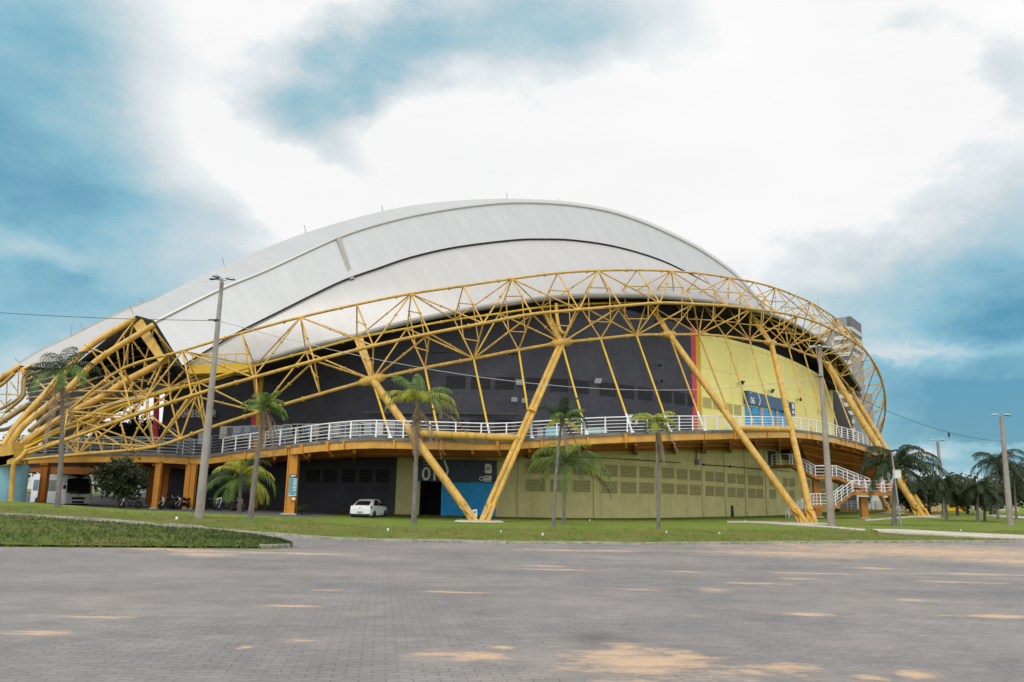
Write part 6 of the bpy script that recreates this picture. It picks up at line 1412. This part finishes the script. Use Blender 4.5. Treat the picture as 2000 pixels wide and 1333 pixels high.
BL = [(-50, 150, 210, 420, 0, .80, 1.2), (150, 140, 150, 260, 0, .30, 2.0), (60, 480, 280, 150, 0, .40, 1.3), (270, 470, 250, 80, 22, .30, 1.4), (470, 470, 170, 50, 24, .26, 1.4), (20, 640, 330, 80, 0, .55), (-100, 300, 180, 300, 0, .4), (330, 640, 260, 80, 20, .22),
      (930, 66, 340, 74, -6, .56, 1.5), (1150, 60, 150, 110, 0, .36, 1.3), (640, 180, 150, 52, -24, .46), (620, 245, 140, 45, 28, .30), (760, 110, 180, 60, -20, .3),
      (1880, 600, 330, 80, -3, .70), (1840, 480, 200, 60, -12, .30, 1.3), (1980, 400, 130, 110, -45, .50), (2060, 600, 200, 90, 0, .8), (1860, 800, 300, 70, 4, .85), (1850, 740, 260, 40, 3, .6), (1990, 840, 200, 60, 0, .8), (1995, 120, 60, 80, 0, .34, 1.5), (1790, 15, 110, 34, 0, .24, 1.5), (1600, 900, 300, 50, 0, .5), (1860, 915, 200, 22, 4, .5), (2080, 760, 200, 160, 0, .6)]
gap = None
for b in BL:
    g = blob(*b); gap = g if gap is None else mth(nt, 'ADD', gap, g)
# bright streaks lying across the blue
for b in ((60, 500, 130, 30, 22, .55), (1840, 672, 170, 14, -9, .55), (1770, 893, 80, 12, 2, 1.0), (1900, 872, 120, 10, -4, .65), (1985, 500, 40, 60, 0, .3)):
    gap = mth(nt, 'SUBTRACT', gap, blob(*b))
# beyond the photograph's frame the same broken cover goes on
zc = nd(nt, 'ShaderNodeSeparateXYZ', {0: dn})
beh = mth(nt, 'MULTIPLY', mth(nt, 'LESS_THAN', zc.outputs[1], .35), .05)
gap = mth(nt, 'ADD', gap, beh)
gap = mth(nt, 'ADD', gap, mth(nt, 'MULTIPLY', mth(nt, 'SUBTRACT', nz2, .55), .5))
gap = mth(nt, 'ADD', gap, mth(nt, 'MULTIPLY', mth(nt, 'SUBTRACT', nz1.outputs[0], .5), .62))
gap = mth(nt, 'SUBTRACT', mth(nt, 'MULTIPLY', gap, .76), .02)
gap = mth(nt, 'ADD', gap, mth(nt, 'MULTIPLY', mth(nt, 'MULTIPLY', mth(nt, 'SUBTRACT', nz3, .5), .95), mth(nt, 'MINIMUM', mth(nt, 'MULTIPLY', gap, 1.6), 1.0)))
gap = mth(nt, 'MAXIMUM', mth(nt, 'MINIMUM', gap, 1.4), 0.0)
S = 10.0
cl = ramp(nt, mth(nt, 'MULTIPLY', gap, .75), [(.05, (.95*S, .95*S, .95*S)), (.105, (.80*S, .845*S, .87*S)), (.24, (.63*S, .71*S, .755*S)), (.40, (.46*S, .64*S, .72*S)), (.64, (.26*S, .55*S, .67*S)), (1.0, (.06*S, .31*S, .47*S))])
cl = mixc(nt, 1, cl, ramp(nt, nz2, [(.3, (.95, .955, .96)), (.7, (1.03, 1.03, 1.025))]), 'MULTIPLY')
ovh = ramp(nt, mth(nt, 'SUBTRACT', .75, zc.outputs[1]), [(.0, (1.0, 1.0, 1.0)), (.6, (1.45, 1.45, 1.45))])   # unseen sky overhead and behind us brightened as added fill light
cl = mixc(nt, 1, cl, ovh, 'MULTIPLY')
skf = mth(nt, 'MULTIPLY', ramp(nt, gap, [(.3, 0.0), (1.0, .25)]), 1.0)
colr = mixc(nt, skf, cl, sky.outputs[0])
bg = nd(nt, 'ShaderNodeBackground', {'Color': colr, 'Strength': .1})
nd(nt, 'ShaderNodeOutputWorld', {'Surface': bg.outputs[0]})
sd = bpy.data.lights.new('sun', 'SUN'); so = bpy.data.objects.new('sun', sd); COL.objects.link(so)
sd.energy = 1.5; sd.angle = R_(14); sd.color = (1, .95, .88)
dsun = Vector((math.sin(SUN_AZ)*math.cos(SUN_EL), math.cos(SUN_AZ)*math.cos(SUN_EL), math.sin(SUN_EL)))
so.rotation_euler = dsun.to_track_quat('Z', 'Y').to_euler(); so.location = (0, -20, 60)
sc.view_settings.view_transform = 'Standard'; sc.view_settings.look = 'None'; sc.view_settings.exposure = 0; sc.view_settings.gamma = 1; sc.view_settings.use_curve_mapping = False
sc.render.engine = 'CYCLES'; sc.cycles.use_denoising = True; sc.cycles.max_bounces = 6; sc.cycles.sample_clamp_indirect = 6
sc.render.resolution_x = 1024; sc.render.resolution_y = 682
